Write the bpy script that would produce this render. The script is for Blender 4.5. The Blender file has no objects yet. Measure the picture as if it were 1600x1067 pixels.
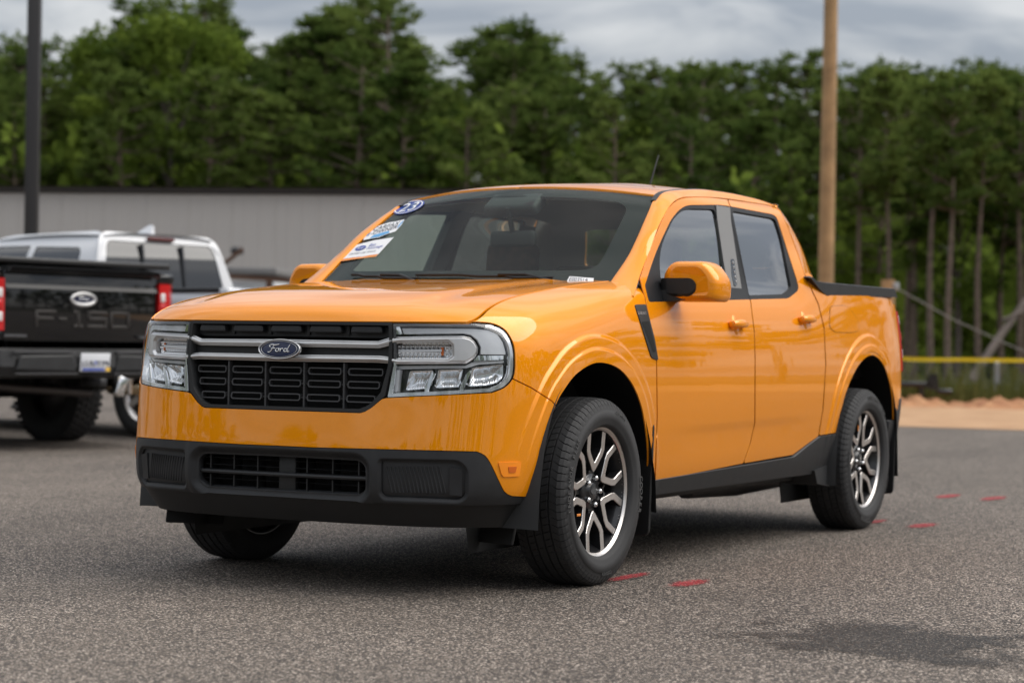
import bpy, bmesh, math, random
import numpy as np
from mathutils import Vector, Matrix
R = math.radians
rng = np.random.default_rng(7)
random.seed(7)
SC = bpy.context.scene
COL = SC.collection

# ------------------------------------------------------------------ camera
CP = np.array([4.4423, -7.2499, 0.9182]); YAW = -0.4996; PIT = 0.0014; FPX = 3283.4; ROLL = 0.0149
c_f = np.array([math.sin(YAW)*math.cos(PIT), math.cos(YAW)*math.cos(PIT), math.sin(PIT)])
c_r = np.array([math.cos(YAW), -math.sin(YAW), 0.0]); c_u = np.cross(c_r, c_f)
cam_d = bpy.data.cameras.new('camera'); cam = bpy.data.objects.new('camera', cam_d); COL.objects.link(cam)
cr, sr = math.cos(ROLL), math.sin(ROLL)
ax_r = c_r*cr + c_u*sr          # image turned clockwise = camera rolled the other way
ax_u = -c_r*sr + c_u*cr
M4 = Matrix.Identity(4)
for i in range(3):
    M4[i][0] = ax_r[i]; M4[i][1] = ax_u[i]; M4[i][2] = -c_f[i]; M4[i][3] = CP[i]
cam.matrix_world = M4
cam_d.sensor_width = 36; cam_d.lens = FPX*36/1600
cam_d.clip_start = 0.1; cam_d.clip_end = 3000
cam_d.dof.use_dof = True; cam_d.dof.focus_distance = 7.6; cam_d.dof.aperture_fstop = 2.9
SC.camera = cam

# ------------------------------------------------------------------ world and sun
SUN_EL, SUN_AZ = R(50), R(62)          # azimuth clockwise from +Y
W = bpy.data.worlds.new('World'); SC.world = W; W.use_nodes = True
def build_world():
    nt = W.node_tree; nt.nodes.clear(); L = nt.links
    out = nt.nodes.new('ShaderNodeOutputWorld'); bg = nt.nodes.new('ShaderNodeBackground')
    sky = nt.nodes.new('ShaderNodeTexSky'); sky.sky_type = 'NISHITA'; sky.sun_disc = False
    sky.sun_elevation = SUN_EL; sky.sun_rotation = SUN_AZ; sky.dust_density = 2.0
    tc = nt.nodes.new('ShaderNodeTexCoord'); sep = nt.nodes.new('ShaderNodeSeparateXYZ')
    L.new(tc.outputs['Generated'], sep.inputs[0])
    # flat cloud deck: direction divided by its height
    mz = nt.nodes.new('ShaderNodeMath'); mz.operation = 'MAXIMUM'; mz.inputs[1].default_value = 0.0
    L.new(sep.outputs['Z'], mz.inputs[0])
    az = nt.nodes.new('ShaderNodeMath'); az.operation = 'ADD'; az.inputs[1].default_value = 0.16
    L.new(mz.outputs[0], az.inputs[0])
    dv = nt.nodes.new('ShaderNodeVectorMath'); dv.operation = 'DIVIDE'
    cmb = nt.nodes.new('ShaderNodeCombineXYZ')
    for k in range(3): L.new(az.outputs[0], cmb.inputs[k])
    L.new(tc.outputs['Generated'], dv.inputs[0]); L.new(cmb.outputs[0], dv.inputs[1])
    no = nt.nodes.new('ShaderNodeTexNoise'); no.inputs['Scale'].default_value = 2.2; no.inputs['Detail'].default_value = 5
    no.inputs['Roughness'].default_value = 0.5; no.inputs['Distortion'].default_value = 0.5
    L.new(dv.outputs[0], no.inputs['Vector'])
    rp = nt.nodes.new('ShaderNodeValToRGB')
    rp.color_ramp.elements[0].position = 0.40; rp.color_ramp.elements[0].color = (0.40, 0.43, 0.48, 1)
    rp.color_ramp.elements[1].position = 0.60; rp.color_ramp.elements[1].color = (0.84, 0.84, 0.84, 1)
    L.new(no.outputs['Fac'], rp.inputs[0])
    # an overcast sky is brighter overhead than at the horizon, all the way round
    el = nt.nodes.new('ShaderNodeMath'); el.operation = 'MULTIPLY_ADD'
    el.inputs[1].default_value = 8.4; el.inputs[2].default_value = 3.4
    L.new(mz.outputs[0], el.inputs[0])
    cl = nt.nodes.new('ShaderNodeVectorMath'); cl.operation = 'SCALE'
    L.new(rp.outputs[0], cl.inputs[0]); L.new(el.outputs[0], cl.inputs['Scale'])
    mx = nt.nodes.new('ShaderNodeMix'); mx.data_type = 'RGBA'; mx.inputs['Factor'].default_value = 0.86
    L.new(sky.outputs[0], mx.inputs['A']); L.new(cl.outputs[0], mx.inputs['B'])
    L.new(mx.outputs['Result'], bg.inputs['Color']); bg.inputs['Strength'].default_value = 0.1
    L.new(bg.outputs[0], out.inputs[0])
build_world()
sl = bpy.data.lights.new('sun', 'SUN'); sun = bpy.data.objects.new('sun', sl); COL.objects.link(sun)
sl.energy = 1.5; sl.angle = R(60); sl.color = (1.0, 0.95, 0.88)
sd = Vector((math.sin(SUN_AZ)*math.cos(SUN_EL), math.cos(SUN_AZ)*math.cos(SUN_EL), math.sin(SUN_EL)))
sun.rotation_euler = sd.to_track_quat('Z', 'Y').to_euler(); sun.location = (0, 0, 30)
SC.view_settings.view_transform = 'Standard'; SC.view_settings.look = 'None'
SC.view_settings.exposure = 0.86; SC.view_settings.gamma = 1.0; SC.view_settings.use_curve_mapping = False
SC.render.engine = 'CYCLES'
SC.cycles.use_denoising = True
SC.cycles.max_bounces = 10; SC.cycles.transparent_max_bounces = 24; SC.cycles.glossy_bounces = 5
SC.cycles.caustics_reflective = False; SC.cycles.caustics_refractive = False
SC.cycles.sample_clamp_indirect = 6.0

# ------------------------------------------------------------------ pixel helpers (photograph pixels 1600 x 1067)
def ray(U, V):
    x = U-800; y = V-533.5
    x, y = cr*x+sr*y, -sr*x+cr*y
    return c_f + c_r*(x/FPX) - c_u*(y/FPX)
def un(U, V, ax, val):
    d = ray(U, V); t = (val-CP[ax])/d[ax]; return CP+d*t
def proj(X):
    d = np.asarray(X, float)-CP; z = d@c_f; x = FPX*(d@c_r)/z; y = -FPX*(d@c_u)/z
    return np.stack([800+cr*x-sr*y, 533.5+sr*x+cr*y], -1)

# ------------------------------------------------------------------ materials
MATS = {}
def newmat(name):
    m = bpy.data.materials.new(name); m.use_nodes = True; MATS[name] = m
    nt = m.node_tree; b = nt.nodes['Principled BSDF']; return m, nt, b
def pm(name, col, rough=0.5, metal=0.0, coat=0.0, coat_r=0.03, spec=0.5, noise=None, bump=None):
    """plain principled; noise=(scale,amount) varies the colour, bump=(scale,strength,dist)"""
    m, nt, b = newmat(name); L = nt.links
    b.inputs['Base Color'].default_value = (*col, 1); b.inputs['Roughness'].default_value = rough
    b.inputs['Metallic'].default_value = metal; b.inputs['Coat Weight'].default_value = coat
    b.inputs['Coat Roughness'].default_value = coat_r; b.inputs['Specular IOR Level'].default_value = spec
    tc = nt.nodes.new('ShaderNodeTexCoord')
    if noise:
        n = nt.nodes.new('ShaderNodeTexNoise'); n.inputs['Scale'].default_value = noise[0]; n.inputs['Detail'].default_value = 6
        L.new(tc.outputs['Object'], n.inputs['Vector'])
        r = nt.nodes.new('ShaderNodeValToRGB'); a = noise[1]
        r.color_ramp.elements[0].position = .3; r.color_ramp.elements[0].color = (*[c*(1-a) for c in col], 1)
        r.color_ramp.elements[1].position = .7; r.color_ramp.elements[1].color = (*[min(1, c*(1+a)) for c in col], 1)
        L.new(n.outputs['Fac'], r.inputs[0]); L.new(r.outputs[0], b.inputs['Base Color'])
        mr = nt.nodes.new('ShaderNodeMapRange'); mr.inputs['To Min'].default_value = max(0, rough-.08); mr.inputs['To Max'].default_value = min(1, rough+.1)
        L.new(n.outputs['Fac'], mr.inputs['Value']); L.new(mr.outputs[0], b.inputs['Roughness'])
    if bump:
        n2 = nt.nodes.new('ShaderNodeTexNoise'); n2.inputs['Scale'].default_value = bump[0]; n2.inputs['Detail'].default_value = 3
        L.new(tc.outputs['Object'], n2.inputs['Vector'])
        bp = nt.nodes.new('ShaderNodeBump'); bp.inputs['Strength'].default_value = bump[1]; bp.inputs['Distance'].default_value = bump[2]
        L.new(n2.outputs['Fac'], bp.inputs['Height']); L.new(bp.outputs[0], b.inputs['Normal'])
    return m
def glassmat(name, tint, ior=1.5, gl=(1, 1, 1), rough=0.0, extra=0.0, mul=1.6):
    m = bpy.data.materials.new(name); m.use_nodes = True; MATS[name] = m
    nt = m.node_tree; nt.nodes.clear(); L = nt.links
    o = nt.nodes.new('ShaderNodeOutputMaterial'); mx = nt.nodes.new('ShaderNodeMixShader')
    t = nt.nodes.new('ShaderNodeBsdfTransparent'); t.inputs[0].default_value = (*tint, 1)
    g = nt.nodes.new('ShaderNodeBsdfGlossy'); g.inputs['Roughness'].default_value = rough; g.inputs[0].default_value = (*gl, 1)
    fr = nt.nodes.new('ShaderNodeFresnel'); fr.inputs['IOR'].default_value = ior
    # a pane is thin: from inside it reflects like from outside
    ge = nt.nodes.new('ShaderNodeNewGeometry'); ir = nt.nodes.new('ShaderNodeMapRange'); ir.inputs['To Min'].default_value = ior; ir.inputs['To Max'].default_value = 1/ior
    L.new(ge.outputs['Backfacing'], ir.inputs['Value']); L.new(ir.outputs[0], fr.inputs['IOR'])
    ma = nt.nodes.new('ShaderNodeMath'); ma.operation = 'MULTIPLY_ADD'; ma.inputs[1].default_value = mul; ma.inputs[2].default_value = extra; ma.use_clamp = True
    L.new(fr.outputs[0], ma.inputs[0]); L.new(ma.outputs[0], mx.inputs[0])
    L.new(t.outputs[0], mx.inputs[1]); L.new(g.outputs[0], mx.inputs[2]); L.new(mx.outputs[0], o.inputs[0])
    return m
def paintmat(name, col, metal=0.25, flake=True):
    m, nt, b = newmat(name); L = nt.links
    b.inputs['Metallic'].default_value = metal; b.inputs['Roughness'].default_value = 0.42
    b.inputs['Coat Weight'].default_value = 1.0; b.inputs['Specular IOR Level'].default_value = .0; b.inputs['Coat Roughness'].default_value = 0.015; b.inputs['Coat IOR'].default_value = 1.58
    b.inputs['Base Color'].default_value = (*col, 1)
    if flake:
        tc = nt.nodes.new('ShaderNodeTexCoord')
        v = nt.nodes.new('ShaderNodeTexVoronoi'); v.inputs['Scale'].default_value = 900
        L.new(tc.outputs['Object'], v.inputs['Vector'])
        mx = nt.nodes.new('ShaderNodeMix'); mx.data_type = 'RGBA'; mx.inputs['A'].default_value = (*[c*.9 for c in col], 1); mx.inputs['B'].default_value = (*[min(1, c*1.1+.004) for c in col], 1)
        L.new(v.outputs['Color'], mx.inputs['Factor']); L.new(mx.outputs['Result'], b.inputs['Base Color'])
        # dust film: slightly rougher coat in soft patches, faint orange peel
        n = nt.nodes.new('ShaderNodeTexNoise'); n.inputs['Scale'].default_value = 6; n.inputs['Detail'].default_value = 8
        L.new(tc.outputs['Object'], n.inputs['Vector'])
        mr = nt.nodes.new('ShaderNodeMapRange'); mr.inputs['From Min'].default_value = .35; mr.inputs['From Max'].default_value = .75
        mr.inputs['To Min'].default_value = .01; mr.inputs['To Max'].default_value = .06
        L.new(n.outputs['Fac'], mr.inputs['Value']); L.new(mr.outputs[0], b.inputs['Coat Roughness'])
        n3 = nt.nodes.new('ShaderNodeTexNoise'); n3.inputs['Scale'].default_value = 9; n3.inputs['Detail'].default_value = 1
        L.new(tc.outputs['Object'], n3.inputs['Vector'])
        bp = nt.nodes.new('ShaderNodeBump'); bp.inputs['Strength'].default_value = .07; bp.inputs['Distance'].default_value = .004
        L.new(n3.outputs['Fac'], bp.inputs['Height']); L.new(bp.outputs[0], b.inputs['Coat Normal'])
    return m
paintmat('orange_paint', (0.88, 0.292, 0.001))
pm('black_plastic', (0.017, 0.0178, 0.0195), .5, noise=(14, .2), bump=(900, .25, .0006))
pm('frame_black', (0.012, 0.0125, 0.014), .5, spec=.25)
pm('dark_plastic', (0.010, 0.0105, 0.011), .55, noise=(10, .2))
pm('void_black', (0.004, 0.004, 0.004), .9)
pm('gloss_black', (0.008, 0.008, 0.009), .12, coat=.6)
pm('satin_silver', (0.66, 0.66, 0.66), .34, metal=.8, noise=(8, .06))
pm('chrome', (0.85, 0.86, 0.87), .06, metal=1)
pm('lamp_chrome', (0.78, 0.79, 0.80), .16, metal=1)
pm('lamp_dark', (0.06, 0.062, 0.065), .25)
pm('lamp_grey', (0.66, 0.68, 0.70), .3)
pm('machined', (0.74, 0.70, 0.67), .30, metal=.9, noise=(20, .05))
pm('wheel_dark', (0.024, 0.024, 0.026), .28, metal=.3, coat=.4)
pm('rubber', (0.026, 0.026, 0.027), .72, noise=(9, .25), bump=(300, .2, .0008))
pm('rubber_mark', (0.085, 0.085, 0.085), .5)
pm('amber', (0.95, 0.28, 0.01), .25, coat=.4)
pm('red_lens', (0.55, 0.008, 0.010), .15, coat=1)
pm('white_lens', (0.75, 0.74, 0.74), .15, coat=1)
pm('brake', (0.16, 0.15, 0.15), .5, metal=.8)
pm('seat', (0.05, 0.045, 0.042), .75, noise=(30, .3))
pm('seat_brown', (0.085, 0.042, 0.026), .7, noise=(30, .3))
pm('headliner', (0.6, 0.6, 0.58), .9)
pm('trim_grey', (0.20, 0.20, 0.20), .7)
pm('dash', (0.015, 0.015, 0.016), .65)
pm('emblem_blue', (0.004, 0.010, 0.05), .25, coat=.2)
pm('white_print', (0.8, 0.8, 0.8), .5)
pm('blue_print', (0.02, 0.06, 0.35), .5)
pm('sky_print', (0.10, 0.35, 0.65), .5)
pm('orange_print', (0.75, 0.25, 0.04), .5)
pm('dark_print', (0.02, 0.025, 0.05), .5)
pm('grille_grey', (0.05, 0.05, 0.052), .45)
pm('amber_dark', (0.62, 0.13, 0.01), .3)
pm('satin_dark', (0.16, 0.16, 0.17), .35, metal=.7)
glassmat('windshield_glass', (0.82, 0.92, 0.86), 1.5, mul=.38)
glassmat('side_glass', (0.70, 0.80, 0.74), 1.55, mul=2.6)
glassmat('privacy_glass', (0.22, 0.24, 0.24), 1.55, mul=2.4)
glassmat('rear_glass', (0.6, 0.66, 0.63), 1.5, mul=1.0)
glassmat('lens', (0.93, 0.94, 0.95), 1.45)

# ------------------------------------------------------------------ mesh helpers
def link(o, parent=None):
    COL.objects.link(o)
    if parent is not None: o.parent = parent
    return o
def mk(name, V, Fs, mat, parent=None, N=None, smooth=True, kind=None):
    me = bpy.data.meshes.new(name)
    me.from_pydata([tuple(map(float, v)) for v in V] if not isinstance(V, np.ndarray) else V.tolist(), [], Fs)
    if smooth: me.polygons.foreach_set('use_smooth', [True]*len(me.polygons))
    me.update()
    if N is not None: me.normals_split_custom_set_from_vertices([tuple(n) for n in N])
    mats = mat if isinstance(mat, (list, tuple)) else [mat]
    for m in mats: me.materials.append(MATS[m] if isinstance(m, str) else m)
    o = bpy.data.objects.new(name, me); link(o, parent)
    if kind: o['kind'] = kind
    return o
class MB:
    """collects pieces that make ONE part"""
    def __init__(s): s.V = []; s.F = []; s.sm = []
    def add(s, V, Fs, smooth=False):
        n = len(s.V); s.V += [tuple(map(float, v)) for v in V]; s.F += [tuple(i+n for i in f) for f in Fs]; s.sm += [smooth]*len(Fs); return s
    def box(s, c, d, rot=None, bev=0.0, seg=2):
        bm = bmesh.new(); bmesh.ops.create_cube(bm, size=1)
        for v in bm.verts: v.co = Vector((v.co.x*d[0], v.co.y*d[1], v.co.z*d[2]))
        if bev > 0: bmesh.ops.bevel(bm, geom=bm.edges[:], offset=bev, segments=seg, affect='EDGES', profile=.5)
        M = (rot if rot is not None else Matrix.Identity(3)).to_4x4(); M.translation = Vector(c); bm.transform(M)
        bm.verts.index_update(); s.add([v.co[:] for v in bm.verts], [[v.index for v in f.verts] for f in bm.faces], bev > 0); bm.free(); return s
    def loft(s, rings, closed=True, cap=True, smooth=True):
        n = len(rings[0]); V = [p for r in rings for p in r]; Fs = []
        for i in range(len(rings)-1):
            for j in range(n if closed else n-1):
                k = (j+1) % n; Fs.append((i*n+j, i*n+k, (i+1)*n+k, (i+1)*n+j))
        s.add(V, Fs, smooth)
        if cap and closed:
            s.add(rings[0], [tuple(reversed(range(n)))]); s.add(rings[-1], [tuple(range(n))])
        return s
    def tube(s, path, r, n=8, cap=True):
        path = [Vector(p) for p in path]; rr = r if isinstance(r, (list, tuple)) else [r]*len(path); rings = []
        up = Vector((0, 0, 1)); dd = path[-1]-path[0]; steep = abs(dd.z) > .75*dd.length
        for i, p in enumerate(path):
            t = (path[min(i+1, len(path)-1)]-path[max(i-1, 0)]).normalized()
            a = t.cross(up)
            if steep: a = t.cross(Vector((0, 1, 0)))
            a.normalize(); b = t.cross(a)
            rings.append([p+(a*math.cos(2*math.pi*k/n)+b*math.sin(2*math.pi*k/n))*rr[i] for k in range(n)])
        return s.loft(rings, True, cap)
    def prism(s, poly, M, depth, bev=0.0, smooth=False):
        """2D polygon (ccw) mapped by 4x4 M, extruded depth along local +z, top at +depth; bev chamfers the top"""
        n = len(poly); M = Matrix(M)
        lo = [M@Vector((p[0], p[1], 0)) for p in poly]
        if bev > 0:
            q = offset_poly(poly, -bev)
            mid = [M@Vector((p[0], p[1], depth-bev)) for p in poly]; hi = [M@Vector((p[0], p[1], depth)) for p in q]
            rings = [lo, mid, hi]
        else: rings = [lo, [M@Vector((p[0], p[1], depth)) for p in poly]]
        s.loft(rings, True, False, smooth); s.add(rings[-1], [tuple(range(n))]); s.add(lo, [tuple(reversed(range(n)))]); return s
    def build(s, name, mat, parent=None, kind=None, weld=False):
        me = bpy.data.meshes.new(name); me.from_pydata(s.V, [], s.F)
        me.polygons.foreach_set('use_smooth', s.sm); me.update()
        bm = bmesh.new(); bm.from_mesh(me)
        if weld: bmesh.ops.remove_doubles(bm, verts=bm.verts[:], dist=1e-5)
        bmesh.ops.recalc_face_normals(bm, faces=bm.faces[:]); bm.to_mesh(me); bm.free()
        for m in (mat if isinstance(mat, (list, tuple)) else [mat]): me.materials.append(MATS[m] if isinstance(m, str) else m)
        o = bpy.data.objects.new(name, me); link(o, parent)
        if kind: o['kind'] = kind
        return o
def offset_poly(poly, d):
    """offset ccw polygon outward by d (negative = inward), simple mitre"""
    n = len(poly); out = []
    for i in range(n):
        p0, p1, p2 = Vector(poly[i-1]), Vector(poly[i]), Vector(poly[(i+1) % n])
        a = (p1-p0).normalized(); b = (p2-p1).normalized()
        na = Vector((a.y, -a.x)); nb = Vector((b.y, -b.x)); m = na+nb
        l = max(m.length_squared, .3)
        out.append(tuple(p1+m*(2*d/l)))
    return out
def round_poly(pts, r, seg=5):
    """round the corners of a polygon; r scalar or list"""
    n = len(pts); out = []
    rs = r if isinstance(r, (list, tuple)) else [r]*n
    for i in range(n):
        p0, p1, p2 = (np.array(pts[i-1], float), np.array(pts[i], float), np.array(pts[(i+1) % n], float))
        a = p0-p1; b = p2-p1; la, lb = np.linalg.norm(a), np.linalg.norm(b); k = min(rs[i], la*.48, lb*.48)
        if k <= 1e-6: out.append(tuple(p1)); continue
        s, e = p1+a/la*k, p1+b/lb*k
        for j in range(seg+1):
            t = j/seg; out.append(tuple((1-t)**2*s+2*t*(1-t)*p1+t*t*e))
    return out
def rrect(w, h, r, seg=4):
    return round_poly([(-w/2, -h/2), (w/2, -h/2), (w/2, h/2), (-w/2, h/2)], r*1.0, seg)
def sdf(poly, X):
    """signed distance of points X (...,2) to a closed polygon, positive inside"""
    X = np.asarray(X, float); P = np.asarray(poly, float); Q = np.roll(P, -1, 0)
    best = np.full(X.shape[:-1], 1e18); ins = np.zeros(X.shape[:-1], bool)
    for a, b in zip(P, Q):
        ab = b-a; l = ab@ab
        if l < 1e-16: continue
        t = np.clip(((X-a)@ab)/l, 0, 1); d = X-a-t[..., None]*ab; best = np.minimum(best, (d*d).sum(-1))
        c = ((a[1] > X[..., 1]) != (b[1] > X[..., 1]))
        if abs(b[1]-a[1]) > 1e-12: ins ^= c & (X[..., 0] < (b[0]-a[0])*(X[..., 1]-a[1])/(b[1]-a[1])+a[0])
    d = np.sqrt(best); return np.where(ins, d, -d)
def bspl(n, ts):
    """clamped uniform cubic B-spline basis, n controls, params ts in 0..1 -> (len,n)"""
    p = 3; kn = np.concatenate([np.zeros(p), np.linspace(0, 1, n-p+1), np.ones(p)])
    ts = np.clip(np.asarray(ts, float), 0, 1-1e-9)
    B = np.zeros((len(ts), len(kn)-1))
    for i in range(len(kn)-1): B[:, i] = (ts >= kn[i]) & (ts < kn[i+1])
    for k in range(1, p+1):
        C = np.zeros((len(ts), len(kn)-1-k))
        for i in range(len(kn)-1-k):
            a = kn[i+k]-kn[i]; b = kn[i+k+1]-kn[i+1]
            if a > 0: C[:, i] += (ts-kn[i])/a*B[:, i]
            if b > 0: C[:, i] += (kn[i+k+1]-ts)/b*B[:, i+1]
        B = C
    return B
def bcurve(ctrl, m): return bspl(len(ctrl), np.linspace(0, 1, m))@np.asarray(ctrl, float)
def bsurf(net, nu, nv, us=None, vs=None):
    net = np.asarray(net, float)
    Bu = bspl(net.shape[0], np.linspace(0, 1, nu) if us is None else us); Bv = bspl(net.shape[1], np.linspace(0, 1, nv) if vs is None else vs)
    return np.einsum('ai,bj,ijk->abk', Bu, Bv, net)
def resample(P, m, axis_len=None):
    """polyline to m points evenly spaced"""
    P = np.asarray(P, float); s = np.concatenate([[0], np.cumsum(np.linalg.norm(np.diff(P, axis=0), axis=1))])
    t = np.linspace(0, s[-1], m); return np.stack([np.interp(t, s, P[:, k]) for k in range(P.shape[1])], -1)
def cspl(pts, m):
    """smooth curve THROUGH points (centripetal-ish Catmull-Rom), m samples evenly spaced"""
    P = np.asarray(pts, float); P = np.vstack([2*P[0]-P[1], P, 2*P[-1]-P[-2]]); out = []
    for i in range(1, len(P)-2):
        for t in np.linspace(0, 1, 16, endpoint=False):
            a, b, c, d = P[i-1], P[i], P[i+1], P[i+2]
            out.append(.5*((2*b)+(c-a)*t+(2*a-5*b+4*c-d)*t*t+(3*b-a-3*c+d)*t**3))
    out.append(P[-2]); return resample(out, m)
def gnormals(P):
    du = np.gradient(P, axis=0); dv = np.gradient(P, axis=1); n = np.cross(du, dv)
    return n/np.maximum(np.linalg.norm(n, axis=-1, keepdims=True), 1e-12)
def panel(P, d, outward, flange=.012, gapless=None, N=None, offset=0.0):
    """cut the region d>0 out of grid P; returns V,F,N. Cut edges get a flange turned inward.
    outward: function of points giving a rough outward direction to orient normals"""
    nu, nv = P.shape[:2]
    if N is None: N = gnormals(P)
    if np.mean((N*outward).sum(-1)) < 0: N = -N; flip = True
    else: flip = False
    P = P+N*offset
    idx = np.full((nu, nv), -1); keep = d > 0
    V = list(P[keep]); NN = list(N[keep]); idx[keep] = np.arange(len(V))
    a, b, c, e = keep[:-1, :-1], keep[1:, :-1], keep[1:, 1:], keep[:-1, 1:]
    full = a & b & c & e; part = (a | b | c | e) & ~full
    I, J = np.nonzero(full)
    Fs = np.stack([idx[I, J], idx[I+1, J], idx[I+1, J+1], idx[I, J+1]], -1).tolist()
    ed = {}
    def cut(p, q):
        key = (p, q) if p < q else (q, p)
        if key in ed: return ed[key]
        t = d[p]/(d[p]-d[q]); t = min(max(t, .001), .999)
        V.append(P[p]*(1-t)+P[q]*t); n = N[p]*(1-t)+N[q]*t; NN.append(n/np.linalg.norm(n)); ed[key] = len(V)-1
        return ed[key]
    for i, j in zip(*np.nonzero(part)):
        i, j = int(i), int(j); cs = [(i, j), (i+1, j), (i+1, j+1), (i, j+1)]; poly = []
        for k in range(4):
            p, q = cs[k], cs[(k+1) % 4]
            if d[p] > 0: poly.append(int(idx[p]))
            if (d[p] > 0) != (d[q] > 0): poly.append(cut(p, q))
        if len(poly) >= 3: Fs.append(poly)
    if flip: Fs = [f[::-1] for f in Fs]
    # drop stray slivers: keep pieces that hold at least a tenth of the faces
    lab = np.arange(len(V)); fa = [f for f in Fs]
    def find(x):
        while lab[x] != x: lab[x] = lab[lab[x]]; x = lab[x]
        return x
    for f in fa:
        r0 = find(f[0])
        for q in f[1:]:
            r1 = find(q)
            if r1 != r0: lab[r1] = r0
    rt = [find(f[0]) for f in fa]; cn = {}
    for q in rt: cn[q] = cn.get(q, 0)+1
    if len(cn) > 1: Fs = [f for f, q in zip(fa, rt) if cn[q] >= .1*len(fa)]
    if flange > 0:
        cnt = {}
        for f in Fs:
            for k in range(len(f)):
                x, y = f[k], f[(k+1) % len(f)]; cnt[(x, y)] = cnt.get((x, y), 0)+1
        be = [(x, y) for (x, y) in cnt if (y, x) not in cnt]
        m1, m2 = {}, {}
        nb = {}
        for x, y in be: nb.setdefault(x, []).append((x, y)); nb.setdefault(y, []).append((x, y))
        for x in nb:
            if gapless is not None and gapless(V[x]): continue
        for (x, y) in be:
            if gapless is not None and gapless(V[x]) and gapless(V[y]): continue
            ids = []
            for w in (x, y):
                if w not in m1:
                    # outward side direction in the surface
                    t = sum((V[q]-V[p] for p, q in nb[w]), np.zeros(3)); t = t/max(np.linalg.norm(t), 1e-9)
                    sdn = np.cross(t, NN[w]); ln = np.linalg.norm(sdn); sdn = sdn/ln if ln > 1e-9 else sdn
                    V.append(np.array(V[w])); NN.append((NN[w]*.5+sdn*.85)); m1[w] = len(V)-1
                    V.append(V[w]-NN[w]*flange); NN.append(sdn if ln > 1e-9 else NN[w]); m2[w] = len(V)-1
                ids.append(w)
            Fs.append([m1[y], m1[x], m2[x], m2[y]])
    NN = np.array(NN); NN /= np.maximum(np.linalg.norm(NN, axis=1, keepdims=True), 1e-9)
    used = np.zeros(len(V), bool); used[[i for f in Fs for i in f]] = True
    new = np.cumsum(used)-1; V = np.array(V)[used]; NN = NN[used]
    return V, [[int(new[i]) for i in f] for f in Fs], NN
def mirror(VFN):
    V, Fs, N = VFN; V2 = V.copy(); V2[:, 0] *= -1; N2 = N.copy(); N2[:, 0] *= -1
    return V2, [f[::-1] for f in Fs], N2
def joinp(*ps):
    V = []; Fs = []; N = []; n = 0
    for v, f, nn in ps:
        V.append(v); N.append(nn); Fs += [[i+n for i in q] for q in f]; n += len(v)
    return np.vstack(V), Fs, np.vstack(N)
def put(name, VFN, mat, parent): return mk(name, VFN[0], VFN[1], mat, parent, VFN[2])
def empty(name, loc=(0, 0, 0), rz=0, label=None, cat=None, group=None):
    o = bpy.data.objects.new(name, None); COL.objects.link(o); o.location = loc; o.rotation_euler = (0, 0, rz); o.empty_display_size = .2
    tag(o, label, cat, group); return o
def tag(o, label=None, cat=None, group=None, kind=None):
    if label: o['label'] = label
    if cat: o['category'] = cat
    if group: o['group'] = group
    if kind: o['kind'] = kind
    return o
def textmesh(body, size=1.0, shear=0.0, spacing=1.0, extrude=0.0):
    cu = bpy.data.curves.new('t', 'FONT'); cu.body = body; cu.size = size; cu.align_x = 'CENTER'; cu.align_y = 'CENTER'
    cu.shear = shear; cu.space_character = spacing; cu.extrude = extrude; cu.resolution_u = 3
    ob = bpy.data.objects.new('t', cu); COL.objects.link(ob); dg = bpy.context.evaluated_depsgraph_get()
    me = bpy.data.meshes.new_from_object(ob.evaluated_get(dg))
    V = [v.co[:] for v in me.vertices]; Fs = [tuple(p.vertices) for p in me.polygons]
    bpy.data.objects.remove(ob); bpy.data.curves.remove(cu); bpy.data.meshes.remove(me); return V, Fs

# =================================================================== ORANGE PICKUP (front axle at the origin, nose towards -Y, driver's side +X)
T = empty('pickup_truck', (0, 0, 0), 0, 'orange compact crew cab pickup truck with black bumper, dealer stickers on its windshield', 'pickup truck')
# plan contour of the nose and front fender
CA = np.array([(0, -.908), (.15, -.908), (.32, -.902), (.50, -.878), (.66, -.83), (.775, -.755), (.848, -.655), (.882, -.53), (.895, -.38),
               (.90, -.2), (.90, 0), (.90, .25), (.90, .5), (.90, .7)])
def cnorm(C):
    t = np.gradient(C, axis=0); n = np.stack([t[:, 1], -t[:, 0]], -1); return n/np.linalg.norm(n, axis=1, keepdims=True)
NA = cnorm(CA); NA[0] = (0, -1); NA[1] = (0, -1)
rowsF = [(.09, .25), (.015, .345), (0, .40), (0, .50), (.006, .56), (.016, .64), (.026, .72), (.032, .80), (.036, .88), (.040, .95), (.042, .985)]
rowsC = [(.09, .25), (.015, .345), (0, .40), (0, .50), (.005, .56), (.010, .64), (.016, .72), (.020, .80), (.024, .88), (.028, .95), (.032, .985)]
rows6 = [(.085, .25), (.02, .345), (.005, .40), (.003, .50), (.004, .565), (.005, .65), (.006, .735), (.010, .82), (.016, .90), (.03, .965), (.06, 1.008)]
rows7 = [(.08, .25), (.026, .345), (.012, .40), (.007, .50), (.004, .57), (.003, .66), (.003, .75), (.007, .84), (.018, .92), (.043, .99), (.085, 1.045)]
rows9 = [(.08, .25), (.04, .345), (.025, .40), (.015, .50), (.008, .59), (.0, .70), (.0, .81), (.008, .91), (.026, .985), (.06, 1.05), (.11, 1.095)]
rows10 = [(.08, .25), (.045, .345), (.03, .40), (.018, .50), (.009, .60), (.0, .72), (.001, .84), (.010, .94), (.028, 1.015), (.060, 1.08), (.11, 1.12)]
rows11 = [(.08, .25), (.05, .345), (.035, .40), (.022, .50), (.010, .60), (.002, .72), (.003, .84), (.011, .95), (.027, 1.035), (.052, 1.10), (.098, 1.152)]
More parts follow.
